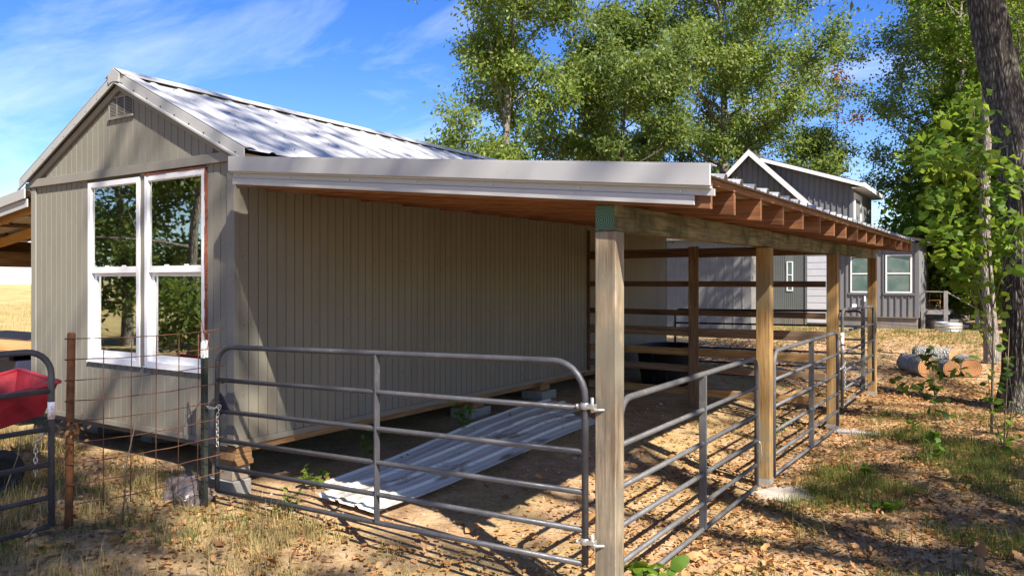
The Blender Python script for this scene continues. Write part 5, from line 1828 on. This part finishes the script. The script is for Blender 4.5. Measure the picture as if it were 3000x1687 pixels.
# open tub: outer and inner shells
lo_o = [Vector(q) for q in ((-1.45, -2.0, 0.55), (-1.20, -1.03, 0.80), (-2.0, -0.90, 0.80), (-1.98, -2.0, 0.55))]
hi_o = [Vector(q) for q in ((-1.36, -2.15, 0.85), (-1.053, -0.98, 1.09), (-2.15, -0.80, 1.11), (-2.10, -2.05, 0.86))]
ins = lambda L_, f, dz_: [p + (sum(L_, Vector()) / 4 - p) * f + Vector((0, 0, dz_)) for p in L_]
lo_i, hi_i = ins(lo_o, 0.05, 0.025), ins(hi_o, 0.035, 0.0)
v = lo_o + hi_o + lo_i + hi_i
f = [(3, 2, 1, 0), (8, 9, 10, 11)]
for i in range(4):
    j = (i + 1) % 4
    f += [(i, j, 4 + j, 4 + i), (8 + j, 8 + i, 12 + i, 12 + j), (4 + i, 4 + j, 12 + j, 12 + i)]
part('tub', MB().add(v, f), M['red'], cart, 0.006)
rim = MB()
for i in range(4):
    a, b = hi_o[i], hi_o[(i + 1) % 4]
    rim.bar(a, b, 0.045, 0.03)
part('rim', rim, M['red'], cart, 0.006)
wz = gh(-1.5, -1.35) + 0.19
part('axle', MB().tube([(-1.20, -1.38, wz), (-2.15, -1.30, wz)], 0.014, 8), M['black'], cart)
part('chassis', MB().bar((-1.7, -2.1, 0.48), (-1.6, -1.0, 0.74), 0.08, 0.05).bar((-1.32, -1.36, wz), (-1.45, -1.4, 0.62), 0.05, 0.03).bar((-2.02, -1.3, wz), (-1.85, -1.4, 0.62), 0.05, 0.03), M['black'], cart)
ax_ = Vector((0.95, -0.08, 0)).normalized()
ay_ = Vector((0, 0, 1)).cross(ax_)
for c0 in (Vector((-1.20, -1.38, wz)), Vector((-2.15, -1.30, wz))):
    ring = [c0 + ay_ * (0.142 * math.cos(a)) + Vector((0, 0, 0.142 * math.sin(a))) for a in np.linspace(0, 2 * math.pi, 29)[:-1]]
    wh = part('wheel', MB().tube(ring, 0.048, 10, closed=True), M['tyre'], cart)
    part('hub', MB().tube([c0 - ax_ * 0.025, c0 + ax_ * 0.025], [0.105, 0.105], 20).tube([c0 - ax_ * 0.05, c0 + ax_ * 0.055], 0.028, 12), M['black'], wh)

tr = thing('utility_trailer', 'dark trailer with yellow planks parked under the left lean-to', 'trailer', (-5.6, 0.7, 0.1))
part('bed', MB().box(-7.8, -4.0, 0.0, 1.5, 0.70, 1.02), M['navy'], tr, 0.01)
part('deck_board', MB().box(-7.9, -3.9, -0.12, 0.70, 1.125, 1.155), M['tan_x'], tr)
part('deck_board', MB().box(-7.9, -3.9, 0.71, 1.6, 1.125, 1.155), M['tan_x'], tr)
part('side_rail', MB().box(-7.8, -4.0, -0.08, -0.03, 1.03, 1.12).box(-7.8, -4.0, 1.45, 1.5, 1.03, 1.12), M['navy'], tr)
for xx in (-6.6, -5.6):
    part('wheel', MB().tube([Vector((xx + 0.25 * math.cos(a), 0.12, 0.36 + 0.25 * math.sin(a))) for a in np.linspace(0, 2 * math.pi, 25)[:-1]], 0.09, 8, closed=True), M['tyre'], tr)

# barbed wire running from the last post to the trees
for k, (z0, z1, lb) in enumerate(((1.21, 1.15, 'highest'), (0.66, 0.62, 'middle'), (0.40, 0.33, 'lowest'))):
    m = MB()
    a, b = Vector((3.81, 10.55, z0)), Vector((5.75, 10.9, z1))
    pts = [a.lerp(b, i / 8) - Vector((0, 0, 0.03 * math.sin(math.pi * i / 8))) for i in range(9)]
    m.tube(pts, 0.0035, 5)
    for i in range(1, 16):
        c_ = a.lerp(b, i / 16) - Vector((0, 0, 0.03 * math.sin(math.pi * i / 16)))
        m.tube([c_ + Vector((0, 0.015, -0.02)), c_ + Vector((0, -0.015, 0.02))], 0.0025, 4)
    single('barbed_wire', m, M['rust_wire'], lb + ' strand of barbed wire from the last post to the trunk', 'barbed wire', tuple(a), 'barbed wire strands')


# ------------------------------------------------------------------ ground cover
rr_ = random.Random(99)


def in_yard(x, y):
    if ((x - 4.02) / 0.36) ** 2 + ((y - 3.18) / 0.34) ** 2 < 0.5 * rr_.random() + 0.25 or ((x - 4.05) / 0.36) ** 2 + ((y - 6.75) / 0.3) ** 2 < 0.5 * rr_.random() + 0.25:
        return False
    return not (-3.7 < x < 0.0 and 0.0 < y < HL)


def curled_leaves(name, n, sampler, L, mat, label):
    """many small curled leaves in one mesh: 6 vertices, 4 faces each"""
    pts = []
    while len(pts) < n:
        x, y = sampler()
        if in_yard(x, y):
            pts.append((x, y, gh(x, y)))
    P = np.array(pts)
    n = len(P)
    az = rng.uniform(0, 2 * np.pi, n)
    tilt = rng.normal(0, 0.30, n)
    roll = rng.normal(0, 0.38, n)
    a = np.stack([np.cos(az) * np.cos(tilt), np.sin(az) * np.cos(tilt), np.sin(tilt)], 1)
    b0 = np.stack([-np.sin(az), np.cos(az), np.zeros(n)], 1)
    nrm0 = np.cross(a, b0)
    b = b0 * np.cos(roll)[:, None] + nrm0 * np.sin(roll)[:, None]
    c = np.cross(a, b)
    l = (L * rng.uniform(0.55, 1.35, n))[:, None]
    w = l * rng.uniform(0.35, 0.7, n)[:, None]
    curl = rng.uniform(-0.1, 0.45, n)[:, None]
    P = P + np.array([0, 0, 0.012]) + np.stack([np.zeros(n), np.zeros(n), np.abs(rng.normal(0, 0.012, n))], 1)
    V = np.empty((n, 8, 3))
    # outline with lobes: base, l1, l2, l3, tip, r3, r2, r1
    V[:, 0] = P
    ts = (0.28, 0.5, 0.78)
    ws = (0.42, 0.30, 0.40)
    for i, (t_, w_) in enumerate(zip(ts, ws)):
        jl = rng.uniform(0.75, 1.25, n)[:, None]
        jr = rng.uniform(0.75, 1.25, n)[:, None]
        V[:, 1 + i] = P + a * l * t_ + b * w * w_ * 1.2 * jl + c * w * curl
        V[:, 7 - i] = P + a * l * t_ - b * w * w_ * 1.2 * jr + c * w * curl * 0.7
    V[:, 4] = P + a * l + c * w * curl * 0.6
    mid = P + a * l * 0.5
    me = bpy.data.meshes.new(name)
    Vm = np.concatenate([V, mid[:, None, :]], 1)
    k = 9
    me.vertices.add(k * n)
    me.vertices.foreach_set('co', Vm.reshape(-1))
    tri = np.array([(8, i, (i + 1) % 8) for i in range(8)]).reshape(-1)
    idx = (np.arange(n)[:, None] * k + tri[None, :]).reshape(-1).astype(np.int32)
    me.loops.add(len(idx))
    me.polygons.add(8 * n)
    me.loops.foreach_set('vertex_index', idx)
    me.polygons.foreach_set('loop_start', np.arange(0, len(idx), 3, dtype=np.int32))
    me.materials.append(mat)
    me.update(calc_edges=True)
    o_ = link(name, me)
    tag(o_, label, None, None, 'stuff')
    return o_


rr_ = random.Random(99)


def smp_right():
    return rr_.uniform(3.75, 6.6), -2.6 + 15.5 * rr_.random() ** 1.25


def smp_pen():
    while True:
        x, y = rr_.uniform(0.3, 3.8), rr_.uniform(-0.1, 10.5)
        if rr_.random() < (0.10 + 0.9 * sm(1.9, 3.4, x)):
            return x, y


def smp_front():
    return rr_.uniform(-4.5, 5.6), rr_.uniform(-3.9, 0.0)


def smp_back():
    return rr_.uniform(-1.5, 6.5), 10.4 + 14 * rr_.random() ** 1.4


curled_leaves('fallen_leaves', 32000, smp_right, 0.040, M['leaf_dry'], 'thick brown leaf litter covering the right yard')
curled_leaves('fallen_leaves', 9000, lambda: (6.5 + 8 * rr_.random() ** 1.6, rr_.uniform(-6, 14)), 0.06, M['leaf_dry'], 'leaf litter thinning out towards the yard trees')
curled_leaves('fallen_leaves', 1700, smp_right, 0.080, M['leaf_dry'], 'larger curled brown leaves on top of the litter')
curled_leaves('fallen_leaves', 6000, smp_pen, 0.045, M['leaf_dry'], 'scattered brown leaf litter inside the pen')
curled_leaves('fallen_leaves', 9000, smp_front, 0.050, M['leaf_dry'], 'pale leaf litter in front of the gates')
curled_leaves('fallen_leaves', 9000, smp_back, 0.075, M['leaf_dry'], 'golden leaf litter between the pen and the house')


def grass(name, tufts, blades, hmin, hmax, mat, label, sprd=0.06):
    n = len(tufts) * blades
    T = np.array([(x, y, gh(x, y)) for x, y in tufts])
    sz = np.repeat(rng.uniform(0.5, 1.25, len(tufts)), blades)
    B = np.repeat(T, blades, 0) + rng.normal(0, sprd, (n, 3)) * np.array([1, 1, 0])
    az = rng.uniform(0, 2 * np.pi, n)
    ln = rng.uniform(hmin, hmax, n) * sz
    lean_ = rng.uniform(0.15, 1.15, n)
    d = np.stack([np.cos(az), np.sin(az), np.zeros(n)], 1)
    s_ = np.stack([-np.sin(az), np.cos(az), np.zeros(n)], 1) * 0.0028
    up = np.array([0, 0, 1.0])
    p1 = B + (d * np.sin(lean_ * 0.5)[:, None] + up * np.cos(lean_ * 0.5)[:, None]) * (ln * 0.55)[:, None]
    p2 = p1 + (d * np.sin(lean_ * 1.3)[:, None] + up * np.cos(lean_ * 1.3)[:, None]) * (ln * 0.45)[:, None]
    V = np.stack([B - s_, B + s_, p1 + s_ * 0.7, p1 - s_ * 0.7, p2], 1)
    me = bpy.data.meshes.new(name)
    me.vertices.add(5 * n)
    me.vertices.foreach_set('co', V.reshape(-1))
    idx = (np.arange(n)[:, None] * 5 + np.array([0, 1, 2, 3, 3, 2, 4])[None, :]).reshape(-1).astype(np.int32)
    me.loops.add(len(idx))
    me.polygons.add(2 * n)
    me.loops.foreach_set('vertex_index', idx)
    st_ = np.stack([np.arange(n) * 7, np.arange(n) * 7 + 4], 1).reshape(-1).astype(np.int32)
    me.polygons.foreach_set('loop_start', st_)
    me.materials.append(mat)
    me.update(calc_edges=True)
    tag(link(name, me), label, None, None, 'stuff')


def pick(n, fx, dens):
    out = []
    while len(out) < n:
        x, y = fx()
        if in_yard(x, y) and rr_.random() < dens(x, y):
            out.append((x, y))
    return out


patch = lambda x, y: 1.0 if mnoise.noise(Vector((x * 0.9, y * 0.9, 7.7))) > 0.05 else 0.12
grass('dry_grass', pick(430, lambda: (rr_.uniform(-4.2, 2.6), rr_.uniform(-3.6, -0.05)), lambda x, y: patch(x, y) * (1 - 0.75 * sm(0.5, 2.4, x))), 34, 0.07, 0.24, M['grass_dry'], 'dry yellow grass tufts around the wire panel')
grass('dry_grass', pick(150, lambda: (rr_.uniform(0.2, 5.2), rr_.uniform(-2.8, -0.1)), patch), 26, 0.04, 0.14, M['grass_dry'], 'short dry grass along the front of the gate')
grass('green_grass', pick(640, lambda: (rr_.uniform(4.1, 5.9), rr_.uniform(-1.5, 9)), lambda x, y: 1.0 if mnoise.noise(Vector((x * 0.8, y * 0.8, 2.2))) > 0.08 else 0.05), 40, 0.05, 0.17, M['grass_green'], 'green grass patches among the leaves of the right yard', 0.08)
grass('green_grass', pick(160, lambda: (rr_.uniform(-3.9, 2.8), rr_.uniform(-3.2, -0.05)), lambda x, y: 1.0 if mnoise.noise(Vector((x * 0.9, y * 0.9, 5.2))) > 0.1 else 0.03), 30, 0.05, 0.16, M['grass_green'], 'green grass tufts in the front yard')
grass('green_grass', pick(650, lambda: (rr_.uniform(-2.5, 6.5), rr_.uniform(13.5, 25.4)), lambda x, y: 0.25 + 0.75 * sm(17, 21, y)), 26, 0.06, 0.2, M['grass_green'], 'grassy strip in front of the charcoal house', 0.14)
grass('meadow_grass', pick(1500, lambda: (rr_.uniform(-32, -4.5), rr_.uniform(-2, 16)), lambda x, y: 1), 16, 0.15, 0.5, M['grass_dry'], 'straw coloured meadow grass left of the barn', 0.3)

# small stones
pm = MB()
rs_ = random.Random(8)
for k in range(420):
    x, y = (rs_.uniform(0.2, 3.6), rs_.uniform(0.0, 6.6)) if k < 300 else (rs_.uniform(-1.0, 4.5), rs_.uniform(-2.6, -0.2))
    r_ = rs_.uniform(0.008, 0.028) * (1.6 if rs_.random() < 0.08 else 1)
    z_ = gh(x, y)
    a0 = rs_.uniform(0, 6.28)
    vs = []
    for (rad_, h_) in ((1.0, 0.0), (0.85, 0.5), (0.3, 0.75)):
        for i in range(5):
            a = a0 + 2 * math.pi * i / 5
            q = rs_.uniform(0.75, 1.2)
            vs.append((x + r_ * rad_ * q * math.cos(a), y + r_ * rad_ * q * math.sin(a) * 0.8, z_ + r_ * (h_ - 0.1)))
    fs = [(i, (i + 1) % 5, 5 + (i + 1) % 5, 5 + i) for i in range(5)] + [(5 + i, 5 + (i + 1) % 5, 10 + (i + 1) % 5, 10 + i) for i in range(5)] + [(10, 11, 12, 13, 14)]
    pm.add(vs, fs)
pb_ = link('pebbles', pm.mesh('pebbles', M['stone']))
tag(pb_, 'small pale stones scattered on the bare dirt', None, None, 'stuff')

# twigs
random.seed(77)
for k, (x, y, L, a, lb) in enumerate(((1.2, -1.35, 0.35, 0.4, 'thin dry stick on the ground before the front gate'), (4.75, 4.6, 0.55, 0.2, 'fallen stick among the leaves beyond the concrete pad'), (3.0, 1.4, 0.5, 2.6, 'bent dry twig on the pen floor'), (2.2, -1.0, 0.4, 1.0, 'short crooked twig in the front dirt'))):
    p = [Vector((x + L * t * math.cos(a) + random.uniform(-0.02, 0.02), y + L * t * math.sin(a) + random.uniform(-0.02, 0.02), gh(x + L * t * math.cos(a), y + L * t * math.sin(a)) + 0.014 + 0.02 * math.sin(3 * t))) for t in np.linspace(0, 1, 6)]
    single('twig', MB().tube(p, [0.008, 0.008, 0.007, 0.006, 0.005, 0.003], 6), M['twig'], lb, 'twig', tuple(p[0]), 'dry twigs on the ground')

# dried weed caught on the pipe post and on the wire panel
random.seed(19)
dw = thing('dried_weed', 'dried brown weed tangled round the rusty pipe post', 'weed', (-0.2, -1.36, 0.82))
ds = MB()
for k in range(26):
    a = random.uniform(0, 6.28)
    e = random.uniform(-0.3, 1.0)
    L = random.uniform(0.06, 0.17)
    d = Vector((math.cos(a) * math.cos(e), math.sin(a) * math.cos(e), math.sin(e)))
    ds.tube([(0, 0, 0), d * L * 0.6 + Vector((0, 0, 0.01)), d * L + Vector((0, 0, -0.02))], [0.003, 0.002, 0.0012], 4)
part('stems', ds, M['twig'], dw, local=True)['kind'] = 'stuff'
DL = lobed_leaf('leaf', 0.035, 0.022, M['leaf_dry'], 1, 0.2, 50, 0.1)
for k in range(48):
    d = Vector((random.gauss(0, 1), random.gauss(0, 1), random.gauss(0.1, 0.7))).normalized() * random.uniform(0.05, 0.19)
    put_leaf(DL, dw, d, (random.gauss(0, 1), random.gauss(0, 1), random.gauss(-0.3, 0.6)), random.uniform(0.7, 1.3))
for k, (x, y, h, lb) in enumerate(((-0.05, -1.0, 1.25, 'tall bleached dry stalk rising through the wire panel'), (-0.75, -2.0, 0.55, 'dry seed stalk in front of the dump cart'), (-0.55, -1.65, 0.75, 'thin green stalk behind the left gate'), (0.25, -1.9, 0.35, 'broken stalk at the foot of the left gate'))):
    z0 = gh(x, y)
    p = [Vector((x, y, z0)), Vector((x + 0.03, y + 0.02, z0 + h * 0.4)), Vector((x + 0.14, y + 0.06, z0 + h * 0.75)), Vector((x + 0.17, y + 0.07, z0 + h))]
    single('dry_stalk', MB().tube(p, [0.005, 0.0045, 0.004, 0.002], 5), M['twig'], lb, 'stalk', tuple(p[0]), 'dry stalks by the fence')

# individual fallen leaves, the ones that show largest
FL = [lobed_leaf('fallen_leaf', 0.13, 0.085, M['fallen'], 3.2, 0.22, s + 70, 0.38) for s in range(6)]
random.seed(123)
nput = 0
while nput < 270:
    q = random.random()
    zone = 'among the litter of the right yard' if q < 0.55 else ('on the floor of the pen' if q < 0.75 else 'on the dirt in front of the gates')
    if q < 0.55:
        x, y = random.uniform(3.85, 6.0), -2.4 + 8 * random.random() ** 1.3
    elif q < 0.75:
        x, y = random.uniform(1.8, 3.7), random.uniform(-0.1, 6)
    else:
        x, y = random.uniform(-0.6, 5.2), random.uniform(-3.0, -0.2)
    o_ = link('fallen_leaf', FL[nput % 6], None, (x, y, gh(x, y) + 0.022))
    o_.rotation_euler = (random.gauss(0, 0.35), random.gauss(0, 0.4) + (math.pi if random.random() < 0.4 else 0), random.uniform(0, 6.28))
    s_ = random.uniform(0.65, 1.35)
    o_.scale = (s_, s_, s_)
    tag(o_, 'curled dry lobed leaf lying ' + zone, 'leaf', 'large fallen leaves on the ground')
    nput += 1
# leaves caught at the eave
for k, (x, y) in enumerate(((0.22, 1.05), (0.25, 1.3), (0.23, 0.85))):
    o_ = link('fallen_leaf', FL[k], None, (x, y, lt_z(x, y) + 0.25))
    o_.rotation_euler = (0.9, 0.3 * k, 1.1 * k)
    tag(o_, ('middle', 'far', 'near')[k] + ' dry leaf caught between barn eave and lean-to roof', 'leaf', 'dry leaves caught on the roof')
